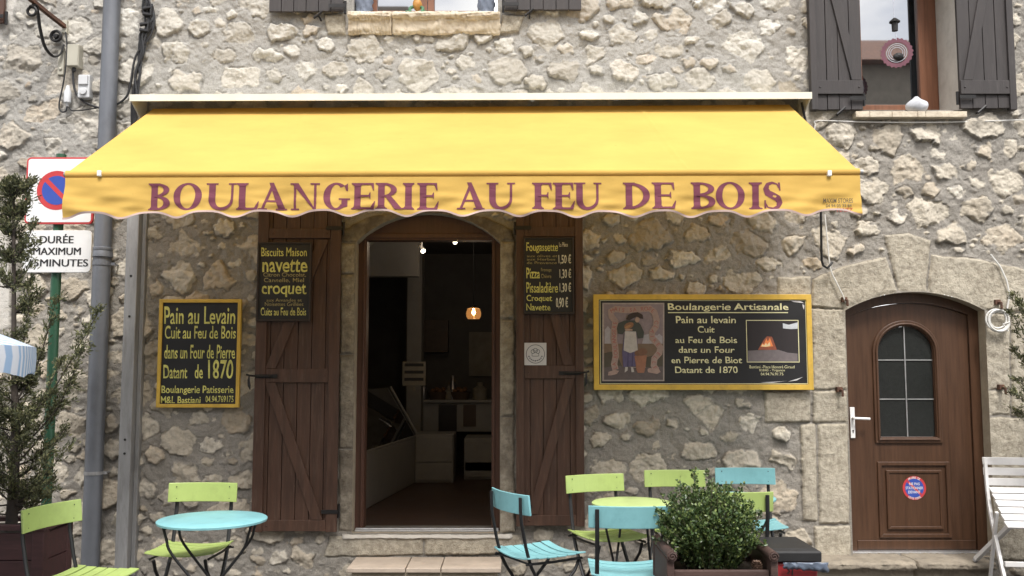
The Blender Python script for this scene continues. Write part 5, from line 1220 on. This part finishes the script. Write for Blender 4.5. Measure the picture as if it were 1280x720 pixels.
# ------------------------------------------------------------------ planters and plants
def leaf_mesh(name, pts, m, parent, seed, ln, wd, thick=False):
    """many small leaves: pts = array of (pos, direction, scale)"""
    r = np.random.default_rng(seed); n = len(pts); p = np.array([q[0] for q in pts]); d = np.array([q[1] for q in pts]); s = np.array([q[2] for q in pts])[:, None]
    d = d/np.linalg.norm(d, axis=1, keepdims=True); u = r.normal(size=(n, 3)); u -= d*(u*d).sum(1, keepdims=True); u /= np.linalg.norm(u, axis=1, keepdims=True); w = np.cross(d, u)
    L, W = ln*s, wd*s
    v = np.stack([p, p+d*L*.35+u*W*.5+w*W*.12, p+d*L*.75+u*W*.38+w*W*.1, p+d*L-w*W*.08, p+d*L*.75-u*W*.38+w*W*.1, p+d*L*.35-u*W*.5+w*W*.12], 1).reshape(-1, 3)
    off = np.array(wloc(parent)); v = v-off
    me = bpy.data.meshes.new(name); me.vertices.add(len(v)); me.vertices.foreach_set('co', v.astype(np.float32).ravel())
    b = np.arange(n)[:, None]*6; f = np.concatenate([b+np.array([[0, 1, 2, 3]]), b+np.array([[0, 3, 4, 5]])], 1).reshape(-1, 4)
    me.loops.add(f.size); me.loops.foreach_set('vertex_index', f.ravel().astype(np.int32)); me.polygons.add(len(f)); me.polygons.foreach_set('loop_start', (4*np.arange(len(f))).astype(np.int32))
    at = me.attributes.new('tint', 'FLOAT', 'POINT'); at.data.foreach_set('value', np.repeat(r.random(n), 6).astype(np.float32))
    me.update(calc_edges=True); return link_mesh(name, me, m, parent)
def leaf_mat(name, c0, c1, c2, rough=.45):
    m, t, b = new_mat(name); N, L = t.nodes.new, t.links.new
    a = N('ShaderNodeAttribute'); a.attribute_name = 'tint'; r = N('ShaderNodeValToRGB'); r.color_ramp.elements.new(.5)
    for e, (p, c) in zip(r.color_ramp.elements, ((0, c0), (.6, c1), (1, c2))): e.position = p; e.color = (*c, 1)
    L(a.outputs['Fac'], r.inputs[0]); L(r.outputs[0], b.inputs['Base Color']); b.inputs['Roughness'].default_value = rough
    tl = N('ShaderNodeBsdfTranslucent'); L(r.outputs[0], tl.inputs[0]); mx_ = N('ShaderNodeMixShader'); mx_.inputs[0].default_value = .18
    L(b.outputs[0], mx_.inputs[1]); L(tl.outputs[0], mx_.inputs[2]); L(mx_.outputs[0], t.nodes['Material Output'].inputs[0]); return m
M['box_leaf'] = leaf_mat('box_leaf', (.032, .060, .020), (.074, .122, .038), (.20, .25, .075), .38)
M['conifer_leaf'] = leaf_mat('conifer_leaf', (.044, .052, .026), (.10, .106, .048), (.20, .195, .088), .7)
M['bark'] = mat('bark', (.045, .035, .028), .9, .4, 20, .6, 60); M['stem'] = mat('stem', (.10, .10, .055), .8, .3, 20, .3)
M['planter_wood'] = mat('planter_wood', (.060, .033, .027), .65, .35, 6, .3, 40, stretch=(.6, 5, 5)); M['planter_red'] = mat('planter_red', (.060, .024, .024), .6, .35, 6, .3, 40, stretch=(.6, 5, 5))
M['soil'] = mat('soil', (.035, .026, .02), .95, .4, 20, .8, 60)
# boxwood trough
ty0, ty1 = -2.50, -2.12; tx0, tx1 = P(842, 705, ty0).x, P(962, 705, ty0).x; tz = P(900, 713, ty0).z
tr = thing('planter', ((tx0+tx1)/2, (ty0+ty1)/2, G0), 'brown wooden trough planter holding the boxwood in front of the tables', 'planter')
for y, nm in ((ty0, 'front_board'), (ty1-.025, 'back_board')): k = MB(); k.box(tx0+.001, tx1-.001, y, y+.025, G0+.04, tz); build(nm, k, M['planter_wood'], tr, bevel=.005)
for x, s in ((tx0, -1), (tx1, 1)):
    k = MB(); k.box(min(x, x+s*.035), max(x, x+s*.035), ty0-.02, ty1+.02, G0, tz+.055); o = build('end_board', k, M['planter_wood'], tr, bevel=.006)
    k = MB(); k.tube([(x+s*.012, ty0-.035, tz+.07), (x+s*.012, ty1+.03, tz+.07)], .024, 12)
    sp2 = [(x+s*.012+.020*(1-q/16)*math.cos(q*.75), ty0-.038, tz+.07+.020*(1-q/16)*math.sin(q*.75)) for q in range(15)]; k.tube(sp2, .004, 5); build('rolled_top', k, M['planter_wood'], o, smooth=True)
k = MB(); k.box(tx0-.04, tx0-.012, ty1-.03, ty1+.01, G0, P(822, 676, ty1).z); build('corner_post', k, M['planter_wood'], tr, bevel=.006)
k = MB(); k.box(tx0+.002, tx1-.002, ty0+.026, ty1-.026, G0+.06, tz-.03); build('soil', k, M['soil'], tr)
bxc = Vector(((tx0+tx1)/2-.01, (ty0+ty1)/2, tz-.03))
bw = thing('boxwood', bxc, 'dense green boxwood bush growing in the brown trough planter', 'shrub')
rb = random.Random(12); pts = []; sm_ = MB()
for i in range(380):
    a = rb.random()*6.283; q = math.sqrt(rb.random()); bx_, by_ = .145*q*math.cos(a), .125*q*math.sin(a)
    hgt = (.40-.13*q**2.6)*rb.uniform(.45, 1.02) + (.075 if rb.random() < .06 else 0)
    out_ = .062*q+.012
    tip = Vector((bx_*1.08+out_*math.cos(a)*1.15+rb.uniform(-.03, .03)-.012, by_*1.1+out_*math.sin(a)*1.1+rb.uniform(-.03, .03), hgt))
    mid = Vector((bx_*1.15+rb.uniform(-.02, .02), by_*1.15+rb.uniform(-.02, .02), hgt*.5)); b0_ = Vector((bx_*.85, by_*.85, 0))
    path_ = [bxc+v for v in smooth_path([b0_, mid, tip], 8)]
    if i % 2 == 0: sm_.tube(path_, .0028, 4, cap=False)
    for j in range(3, len(path_)):
        f = j/(len(path_)-1)
        if f < .12 and rb.random() < .5: continue
        t = (path_[j]-path_[j-1]).normalized()
        for rep in range(5 if f > .4 else 3):
            d = Vector((rb.gauss(0, 1), rb.gauss(0, 1), rb.gauss(0, .5))).normalized()*.8+t*.7
            pos = path_[j]+Vector((rb.uniform(-.010, .010), rb.uniform(-.010, .010), rb.uniform(-.012, .012)))
            pts.append((tuple(pos), tuple(d), rb.uniform(.7, 1.25)))
build('stem', sm_, M['stem'], bw); leaf_mesh('foliage', pts, M['box_leaf'], bw, 5, .018, .0115)
# pine cone on the trough
pc = P(946, 706, ty0+.05); k = MB(); pc.z = tz-.028
for j in range(7):
    z = .004+j*.0085; r = .020*math.sin(math.pi*(.18+.76*j/7)); n = 9
    for i in range(n):
        a = 2*math.pi*(i+.5*(j % 2))/n; d = Vector((math.cos(a), math.sin(a), .25)); u = Vector((-math.sin(a), math.cos(a), 0)); b_0 = Vector((pc.x, pc.y, pc.z+z)); e_ = b_0+d*(r+.006)
        k.add([b_0-u*.003, b_0+u*.003, e_+u*.0055, e_-u*.0055, e_+d*.003+Vector((0, 0, .004)), b_0+Vector((0, 0, -.003)), e_+Vector((0, 0, -.003))], [(0, 1, 2, 3), (3, 2, 4), (1, 0, 5), (3, 4, 6), (2, 6, 4), (0, 3, 6, 5), (1, 5, 6, 2)])
k.lathe([(0, 0), (.012, .01), (.014, .04), (0, .065)], pc, 8)
plain('cone_brown', (.16, .10, .07), .7, .4, .2); tag(build('pine_cone', k, M['cone_brown'], None, base=pc), 'small brown pine cone lying on the soil at the right end of the trough planter', 'pine cone')

# tall sparse conifers in planters at both sides
def box_planter(x0, x1, y0, y1, z1, label):
    t = thing('planter', ((x0+x1)/2, (y0+y1)/2, G0), label, 'planter')
    for a, b, c_, d_, nm in ((x0+.05, x1-.05, y0, y0+.025, 'side_board'), (x0+.05, x1-.05, y1-.025, y1, 'side_board'), (x0, x0+.025, y0+.05, y1-.05, 'side_board'), (x1-.025, x1, y0+.05, y1-.05, 'side_board')):
        k = MB(); nb = 4; h_ = (z1-G0-.05)/nb
        for i in range(nb): k.box(a, b, c_, d_, G0+.04+i*h_+.002, G0+.04+(i+1)*h_-.002)
        build(nm, k, M['planter_red'], t, bevel=.004)
    for x in (x0, x1-.06):
        for y in (y0-.003, y1-.057): k = MB(); k.box(x-.003, x+.063, y-.003, y+.063, G0, z1+.005); build('corner_post', k, M['planter_red'], t, bevel=.005)
    k = MB(); O = [(x0-.015, y0-.015), (x1+.015, y0-.015), (x1+.015, y1+.015), (x0-.015, y1+.015)]; I = [(x0+.045, y0+.045), (x1-.045, y0+.045), (x1-.045, y1-.045), (x0+.045, y1-.045)]
    for i in range(4):
        j = (i+1) % 4; q = [O[i], O[j], I[j], I[i]]; kk = [(a, b, z1+.006) for a, b in q]+[(a, b, z1+.03) for a, b in q]
        k.add(kk, [(0, 1, 2, 3), (4, 5, 6, 7), (0, 1, 5, 4), (1, 2, 6, 5), (2, 3, 7, 6), (3, 0, 4, 7)])
    build('rim', k, M['planter_red'], t); k = MB(); k.box(x0+.026, x1-.026, y0+.026, y1-.026, G0+.05, z1-.03); build('soil', k, M['soil'], t)
    return t
def conifer(base, top, label, seed, nb, spread, extra=(), dens=1.0):
    rr = random.Random(seed); t = thing('conifer', base, label, 'tree', 'sparse conifers in planters'); base, top = Vector(base), Vector(top)
    mid = base.lerp(top, .5)+Vector((rr.uniform(-.04, .04), 0, 0)); tp = smooth_path([base, base.lerp(top, .25)+Vector((.02, 0, 0)), mid, top], 8)
    k = MB(); k.tube(tp, 0, 9, rs=[lerp(.034, .006, i/(len(tp)-1)) for i in range(len(tp))]); build('trunk', k, M['bark'], t, smooth=True)
    br = MB(); pts = []
    def spray(p, d, n, sc):
        for _ in range(n):
            dd = (d+Vector((rr.gauss(0, .55), rr.gauss(0, .55), rr.gauss(.15, .5)))); pts.append((tuple(p+Vector((rr.gauss(0, .011), rr.gauss(0, .011), rr.gauss(0, .011)))), tuple(dd), sc*rr.uniform(.6, 1.3)))
    def branch(p0, p1, w):
        L = (p1-p0).length; mid_ = p0.lerp(p1, .5)+Vector((rr.uniform(-.03, .03), rr.uniform(-.03, .03), -.10*L)); pa = smooth_path([p0, mid_, p1], max(5, int(L/.03))); br.tube(pa, 0, 5, cap=False, rs=[lerp(w, .0015, i/(len(pa)-1)) for i in range(len(pa))])
        n = len(pa)
        for i in range(n):
            f = i/(n-1)
            if f < .35: continue
            dirn = (pa[min(i+1, n-1)]-pa[max(i-1, 0)]).normalized()
            if rr.random() < .55*dens:
                tw = dirn*.5+Vector((rr.gauss(0, .6), rr.gauss(0, .6), rr.gauss(.35, .5))); tl_ = rr.uniform(.03, .10)*(1.25-f*.5); e_ = pa[i]+tw.normalized()*tl_; br.tube([pa[i], e_], .0013, 3, cap=False)
                m_ = int(5+tl_*70)
                for q in range(m_): spray(pa[i].lerp(e_, q/m_), tw.normalized(), 3, 1)
            spray(pa[i], dirn, 3, 1)
        spray(p1, (p1-p0).normalized(), 16, 1.1)
    for i in range(nb):
        f = rr.uniform(.08, 1) if rr.random() < .8 else rr.uniform(.8, 1); p0 = tp[min(len(tp)-1, int(f*(len(tp)-1)))]
        a = rr.random()*6.283; L = spread*(1.1-.8*f)*rr.uniform(.35, 1.1); branch(p0, p0+Vector((math.cos(a)*L, math.sin(a)*L*.8, L*rr.uniform(.15, 1.1))), .006)
    for (f, e_) in extra: branch(tp[int(f*(len(tp)-1))], Vector(e_), .007)
    for i in range(8): spray(top+Vector((0, 0, -.02*i)), Vector((0, 0, 1)), 10, 1.1)
    build('branch', br, M['bark'], t); leaf_mesh('foliage', pts, M['conifer_leaf'], t, seed, .023, .0075)
    return t
px1_ = P(54, 690, -1.75).x; pz1 = P(40, 657, -1.75).z
box_planter(px1_-.60, px1_, -1.75, -1.42, pz1-.03, 'dark red wooden box planter at the left edge behind the nearest lime chair')
CY = -1.58; cb_ = P(14, 660, CY); cb_.z = pz1-.06; ctp = P(17, 228, CY)
conifer(cb_, ctp, 'tall sparse conifer in the red box planter before the parking sign', 5, 125, .29,
        extra=((.35, P(124, 388, CY+.05)), (.32, P(112, 412, CY-.05)), (.5, P(70, 375, CY)), (.2, P(85, 560, CY-.05)), (.25, P(92, 470, CY+.03)), (.55, P(40, 350, CY)), (.3, P(78, 450, CY-.1)), (.15, P(60, 620, CY-.1)), (.88, P(8, 268, CY)), (.9, P(36, 250, CY)), (.84, P(44, 278, CY-.05))))
c0 = P(1395, 700, -.7); box_planter(c0.x-.2, c0.x+.2, -.9, -.5, .5, 'dark red wooden box planter just right of the white folding chair')
cbase = Vector((c0.x, -.7, .46)); 
conifer(cbase, cbase+Vector((.02, 0, 1.75)), 'conifer whose branch tips reach in from the right edge beside the white cable coil', 9, 46, .5,
        extra=((.55, P(1266, 368, -.6)), (.6, P(1264, 392, -.55)), (.5, P(1268, 440, -.6)), (.4, P(1266, 490, -.65)), (.42, P(1272, 515, -.6)), (.55, P(1272, 415, -.7)), (.58, P(1274, 380, -.75)), (.45, P(1272, 475, -.6))))

# striped parasol reaching in at the left edge
def stripes():
    m, t, b = new_mat('striped_cloth'); N, L = t.nodes.new, t.links.new
    tc = N('ShaderNodeTexCoord'); w = N('ShaderNodeTexWave'); w.wave_type = 'BANDS'; w.bands_direction = 'X'; w.inputs['Scale'].default_value = 9; w.inputs['Distortion'].default_value = .15
    mp = N('ShaderNodeMapping'); mp.inputs['Rotation'].default_value = (0, 0, R(35)); L(tc.outputs['Object'], mp.inputs[0]); L(mp.outputs[0], w.inputs['Vector'])
    r = N('ShaderNodeValToRGB'); r.color_ramp.elements[0].position = .4; r.color_ramp.elements[1].position = .6; r.color_ramp.elements[0].color = (.33, .47, .66, 1); r.color_ramp.elements[1].color = (.70, .73, .78, 1)
    L(w.outputs['Fac'], r.inputs[0]); L(r.outputs[0], b.inputs['Base Color']); b.inputs['Roughness'].default_value = .85
    tl = N('ShaderNodeBsdfTranslucent'); L(r.outputs[0], tl.inputs[0]); q = N('ShaderNodeMixShader'); q.inputs[0].default_value = .25; L(b.outputs[0], q.inputs[1]); L(tl.outputs[0], q.inputs[2]); L(q.outputs[0], t.nodes['Material Output'].inputs[0]); return m
M['striped'] = stripes()
cr_ = P(42, 432, -2.75); cx_, cy_ = cr_.x-.925, -2.75; zc = cr_.z
pa_ = thing('parasol', (cx_, cy_, G0), 'blue and white striped parasol whose hem reaches in at the left edge', 'parasol')
k = MB(); nn = 64; rad_ = .86; vs = [(cx_, cy_, zc+.30)]
for j in range(1, 9):
    for i in range(nn):
        a = 2*math.pi*i/nn; sc = rad_*(1-.035*abs(math.sin(a*4))*1.0)*j/8; vs.append((cx_+sc*math.cos(a), cy_+sc*math.sin(a), zc+.30-.30*(j/8)**1.15))
fs = [(0, 1+i, 1+(i+1) % nn) for i in range(nn)]+[(1+j*nn+i, 1+j*nn+(i+1) % nn, 1+(j+1)*nn+(i+1) % nn, 1+(j+1)*nn+i) for j in range(7) for i in range(nn)]
for i in range(nn):
    a = 2*math.pi*i/nn; sc = rad_*(1-.035*abs(math.sin(a*4)))
    vs.append((cx_+sc*1.004*math.cos(a), cy_+sc*1.004*math.sin(a), zc-.05)); 
for i in range(nn):
    a = 2*math.pi*i/nn; sc = rad_*(1-.035*abs(math.sin(a*4))); vs.append((cx_+sc*1.0*math.cos(a), cy_+sc*1.0*math.sin(a), zc-.125-.012*math.sin(a*8+1)-.008*math.sin(a*21)))
b0q = 1+8*nn; fs += [(b0q-nn+i, b0q-nn+(i+1) % nn, b0q+(i+1) % nn, b0q+i) for i in range(nn)]+[(b0q+i, b0q+(i+1) % nn, b0q+nn+(i+1) % nn, b0q+nn+i) for i in range(nn)]
k.add(vs, fs); build('canopy', k, M['striped'], pa_, smooth=True)
k = MB(); k.tube([(cx_, cy_, G0), (cx_, cy_, zc+.34)], .02, 12); build('pole', k, M['white_paint'], pa_, smooth=True)
k = MB(); k.lathe([(0, 0), (.22, 0), (.22, .05), (.05, .09), (.03, .25), (0, .25)], (cx_, cy_, G0), 24); build('base', k, M['galv'], pa_, smooth=True)
for i in range(8): a = 2*math.pi*(i+.0)/8; k = MB(); k.tube([(cx_, cy_, zc+.275), (cx_+rad_*.97*math.cos(a), cy_+rad_*.97*math.sin(a), zc-.012)], .006, 5); build('rib', k, M['white_paint'], pa_)

# ------------------------------------------------------------------ inside the shop
FZ = IZ0+.004
plain('counter_white', (.34, .33, .315), .5, .1, .03); plain('shop_dark', (.03, .027, .026), .5, .3, .05); plain('shelf_wood', (.10, .065, .045), .5, .3, .05); plain('card', (.28, .25, .2), .7, .3, .05)
def IP(px, py, Y): return P(px, py, Y)
# display counter at left
yA, yB = 1.0, 3.1; xa, xb = P(452, 560, yA).x, P(524, 560, yB).x
dc = thing('display_counter', ((xa+xb)/2-.3, (yA+yB)/2, FZ), 'white counter with a slanted glass display on the left inside the shop', 'counter')
k = MB(); zt = P(524, 545, yB).z
k.add([(xa-.6, yA, FZ), (xa+.02, yA, FZ), (xb, yB, FZ), (xa-.6, yB, FZ), (xa-.6, yA, zt), (xa+.02, yA, zt), (xb, yB, zt), (xa-.6, yB, zt)], [(0, 1, 2, 3), (4, 5, 6, 7), (0, 1, 5, 4), (1, 2, 6, 5), (2, 3, 7, 6), (3, 0, 4, 7)]); build('base', k, M['counter_white'], dc, bevel=.01)
k = MB(); k.add([(xa-.6, yA+.05, zt+.002), (xa, yA+.05, zt+.002), (xb-.02, yB-.05, zt+.002), (xa-.6, yB-.05, zt+.002), (xa-.6, yA+.05, zt+.52), (xa-.30, yA+.05, zt+.52), (xb-.32, yB-.05, zt+.52), (xa-.6, yB-.05, zt+.52)], [(0, 1, 2, 3), (4, 5, 6, 7), (0, 1, 5, 4), (1, 2, 6, 5), (2, 3, 7, 6), (3, 0, 4, 7)]); build('glass_case', k, M['pane'], dc)
k = MB(); k.tube([(xa+.01, yA+.06, zt+.01), (xb-.01, yB-.06, zt+.01)], .012, 6); k.tube([(xb-.01, yB-.05, zt+.01), (xb-.31, yB-.05, zt+.53)], .012, 6); build('trim', k, M['counter_white'], dc)
# white cabinet and fridge
def cabinet(name, pxa, pxb, pya, Y, d, label, mm, cat, splits=()):
    a, b = P(pxa, pya, Y), P(pxb, pya, Y); t = thing(name, ((a.x+b.x)/2, Y+d/2, FZ), label, cat)
    k = MB(); k.box(a.x, b.x, Y, Y+d, FZ, a.z); build('cabinet_body', k, M[mm], t, bevel=.008)
    z = FZ+.03
    for s in list(splits)+[None]:
        z1 = P(pxa, s, Y).z if s else a.z-.02; k = MB(); k.box(a.x+.012, b.x-.012, Y-.016, Y-.001, z, z1-.006); build('front_panel', k, M[mm], t, bevel=.004); z = z1+.006
    return t
cabinet('cabinet', 519, 567, 543, 2.9, .5, 'white two-drawer cabinet straight behind the bakery doorway', 'counter_white', 'cabinet', (578,))
cabinet('fridge', 580, 640, 548, 3.2, .6, 'white low fridge at the right inside the shop', 'counter_white', 'fridge', (578, 588))
a, b = P(520, 500, 3.75), P(640, 500, 3.75); k = MB(); k.box(a.x, b.x, 3.75, 4.2, a.z-.03, a.z); k.box(a.x+.02, b.x-.02, 3.80, 3.83, P(520, 540, 3.75).z, a.z-.032); k.box(a.x+.02, a.x+.06, 3.83, 4.2, FZ, a.z-.031); k.box(b.x-.06, b.x-.02, 3.83, 4.2, FZ, a.z-.031)
shf = tag(build('back_counter', k, M['counter_white'], None, bevel=.004, base=((a.x+b.x)/2, 4, FZ)), 'pale back counter with a panelled front at the rear of the shop', 'counter')
ztop = a.z
for i, (px, h_, w_) in enumerate(((529, .22, .05), (561, .16, .05), (566, .28, .04), (600, .2, .09))):
    c = P(px, 495, 3.9); k = MB(); k.lathe([(0, 0), (w_*.9, 0), (w_, .02), (w_, h_*.6), (w_*.4, h_*.8), (w_*.4, h_), (0, h_)], (c.x, 3.9, ztop), 12)
    tag(build('jar', k, M['card' if i % 2 else 'steel'], None, smooth=True, base=(c.x, 3.9, ztop)), ['tall pale jar', 'squat cardboard-brown jar', 'slim tall bottle-like jar', 'wide brown jar'][i]+' standing on the back counter of the shop', 'jar', 'jars on the back counter')
for i, (x0_, y0_, x1_, y1_, mm, lb) in enumerate(((548, 506, 571, 541, 'shop_dark', 'dark notice on the front of the back counter'), (579, 506, 595, 533, 'shelf_wood', 'brown notice on the front of the back counter'))):
    A, B = P(x0_, y1_, 3.785), P(x1_, y0_, 3.785); k = MB(); k.box(A.x, B.x, 3.785, 3.798, A.z, B.z); tag(build('notice', k, M[mm], None, base=((A.x+B.x)/2, 3.79, A.z)), lb, 'notice')
# price card standing on the display counter
A, B = P(503, 482, 2.4), P(532, 452, 2.4); cd = thing('price_card', ((A.x+B.x)/2, 2.41, A.z), 'grey price card with three lines above the glass display in the shop', 'card')
k = MB(); k.box(A.x, B.x, 2.4, 2.41, A.z, B.z); k.box((A.x+B.x)/2-.01, (A.x+B.x)/2+.01, 2.411, 2.43, zt+.5, A.z+.05); build('card_face', k, M['card'], cd)
k = MB()
for i in range(3): z = A.z+(B.z-A.z)*(.2+.3*i); k.plate([(A.x+.02, z), (B.x-.02, z), (B.x-.02, z+.03), (A.x+.02, z+.03)], 2.398)
build('text_lines', k, M['shop_dark'], cd)
# loaves in a basket and bottles on the display counter
plain('bread', (.26, .13, .055), .7, .35, .3)
for i, (px, Yq, lb) in enumerate(((548, 3.95, 'wicker basket of loaves on the back counter, left one'), (575, 3.95, 'wicker basket of loaves on the back counter, beside the brown jar'))):
    c = P(px, 498, Yq); t = thing('bread_basket', (c.x, Yq, ztop), lb, 'basket', 'bread baskets in the shop')
    k = MB(); k.lathe([(0, 0), (.10, 0), (.13, .09), (.122, .09), (.095, .01), (0, .01)], (c.x, Yq-.02, ztop), 16); build('basket_bowl', k, M['shelf_wood'], t, smooth=True)
    for j in range(4): build('loaf', blob((c.x-.06+.04*j, Yq-.05+.03*(j % 2), ztop+.10+.015*(j % 2)), .03, .07, .03, 20+j+4*i, .05, 12, 8), M['bread'], t, smooth='all')
# white pier and ceiling beam in the shop
k = MB(); a, b = P(509, 400, 3.5), P(527, 400, 3.5); k.box(a.x, b.x, 3.5, 3.8, FZ, IZ1-.002); build('pier', k, M['white_wall'], house)
k = MB(); a, b = P(452, 320, 2.6), P(523, 300, 2.6); k.box(a.x-.7, b.x, 2.6, 2.75, P(480, 345, 2.6).z, IZ1-.002); build('bulkhead', k, M['white_wall'], house)
A, B = P(586, 470, 4.55), P(640, 415, 4.55); k = MB(); k.box(A.x, B.x+.1, 4.55, 4.59, A.z, B.z); tag(build('wall_panel', k, M['card'], None, base=((A.x+B.x)/2, 4.57, A.z)), 'pale panel on the rear wall of the shop under the pendant lamp', 'panel')
A, B = P(545, 430, 4.4), P(560, 400, 4.4); k = MB(); k.box(A.x-.25, B.x, 4.4, 4.58, P(540, 440, 4.4).z, P(540, 400, 4.4).z); tag(build('wall_shelf', k, M['shelf_wood'], None, base=((A.x+B.x)/2, 4.5, A.z)), 'dark wooden wall cupboard at the rear of the shop', 'cupboard')
# pendant lamp and two ceiling spots
pl = P(592, 391, 2.0); pt = thing('pendant_lamp', (pl.x, 2.0, IZ1), 'lit amber glass pendant lamp hanging inside the shop', 'lamp')
k = MB(); k.tube([(pl.x, 2.0, IZ1), (pl.x, 2.0, pl.z+.06)], .004, 6); build('cord', k, M['cable_black'], pt)
k = MB(); k.lathe([(.018, .075), (.022, .06), (.022, .05), (.018, .045)], (pl.x, 2.0, pl.z), 14); build('lamp_holder', k, M['iron'], pt)
ag, t_, b_g = new_mat('amber_glass'); b_g.inputs['Base Color'].default_value = (.92, .68, .40, 1); b_g.inputs['Transmission Weight'].default_value = 1; b_g.inputs['Roughness'].default_value = .12; b_g.inputs['IOR'].default_value = 1.15
b_g.inputs['Emission Color'].default_value = (1, .50, .18, 1); b_g.inputs['Emission Strength'].default_value = .05
k = MB(); k.lathe([(.03, .05), (.06, .04), (.072, .0), (.070, -.035), (.055, -.06), (.052, -.06), (.066, -.034), (.068, 0), (.057, .037), (.03, .046)], (pl.x, 2.0, pl.z), 24); build('glass_shade', k, ag, pt, smooth=True)
k = MB(); k.lathe([(0, -.022), (.012, -.016), (.017, 0), (.012, .018), (.008, .04), (0, .04)], (pl.x, 2.0, pl.z), 14); build('bulb', k, emit_mat('bulb', (1, .72, .40), 18), pt, smooth=True)
for px, py, Yq, lb in ((529, 314, 1.8, 'nearer lit ceiling spotlight inside the shop, left of the pendant lamp'), (569, 303, 2.6, 'farther small lit ceiling spotlight inside the shop, above the pendant lamp')):
    c = P(px, py, Yq); d_ = Vector((.35, -.75, -.55)).normalized(); t = thing('spotlight', (c.x, Yq, IZ1), lb, 'lamp', 'ceiling spotlights in the shop')
    rot = d_.to_track_quat('Z', 'Y').to_matrix(); k = MB(); k.lathe([(.0, -.09), (.020, -.09), (.026, 0), (.022, 0), (.018, -.02), (0, -.02)], c, 14, rot); k.tube([c-d_*.06, Vector((c.x, Yq+.02, IZ1))], .006, 6); build('spot_housing', k, M['white_paint'], t, smooth=True)
    k = MB(); k.lathe([(0, -.004), (.021, -.004), (0, .002)], c, 14, rot); build('spot_bulb', k, emit_mat('spot_bulb', (1, .86, .62), 6), t)

for (x_, y_, z_, e_, r_) in ((pl.x, 2.0, pl.z-.10, .8, .05), (P(529, 314, 1.8).x+.1, 1.6, 2.7, .9, .05), (P(569, 303, 2.6).x+.1, 2.4, 2.7, .7, .05)):
    ld = bpy.data.lights.new('shop_lamp', 'POINT'); ld.energy = e_; ld.color = (1, .80, .58); ld.shadow_soft_size = r_; lo = bpy.data.objects.new('shop_lamp', ld); col.objects.link(lo); lo.location = (x_, y_, z_)

# ------------------------------------------------------------------ the other side of the square (seen only in the window glass, and it shades the low sky)
plain('facade', (.27, .24, .20), .9, .15, .3); plain('facade_dark', (.05, .05, .055), .4); plain('far_roof', (.24, .12, .08), .85, .3, .3)
OY = -14
for (x0_, x1_, h_, nm) in ((-22, -5.5, 9.0, 'tall plain house across the square, left of the gabled one'), (-5.2, 4.2, 8.0, 'lower gabled house across the square'), (4.5, 13, 8.8, 'tallest plain house across the square, at the right')):
    t = thing('stone_house', ((x0_+x1_)/2, OY-3, G0), nm, 'house', 'houses across the square')
    k = MB(); k.box(x0_, x1_, OY-6, OY, G0, h_); build('wall', k, M['facade'], t)
    k = MB(); xm = (x0_+x1_)/2
    k.add([(x0_-.3, OY+.4, h_), (x1_+.3, OY+.4, h_), (x1_+.3, OY-3, h_+1.7), (x0_-.3, OY-3, h_+1.7), (x0_-.3, OY-6.4, h_), (x1_+.3, OY-6.4, h_)], [(0, 1, 2, 3), (3, 2, 5, 4), (0, 3, 4), (1, 5, 2), (0, 4, 5, 1)]); r_o = build('roof', k, M['far_roof'], t)
    for cxx in (x0_+1.6, x1_-2.2): k = MB(); k.box(cxx, cxx+.9, OY-2.6, OY-1.9, h_+.6, h_+2.9); build('chimney', k, M['facade'], r_o)
    nW = int((x1_-x0_)/2.6)
    for q in range(nW):
        for fl in (0, 1):
            wx = x0_+1.1+q*2.6; wz = 1.1+fl*3.0; k = MB(); k.box(wx, wx+.95, OY-.02, OY+.02, wz, wz+1.5); build('window', k, M['facade_dark'], t)
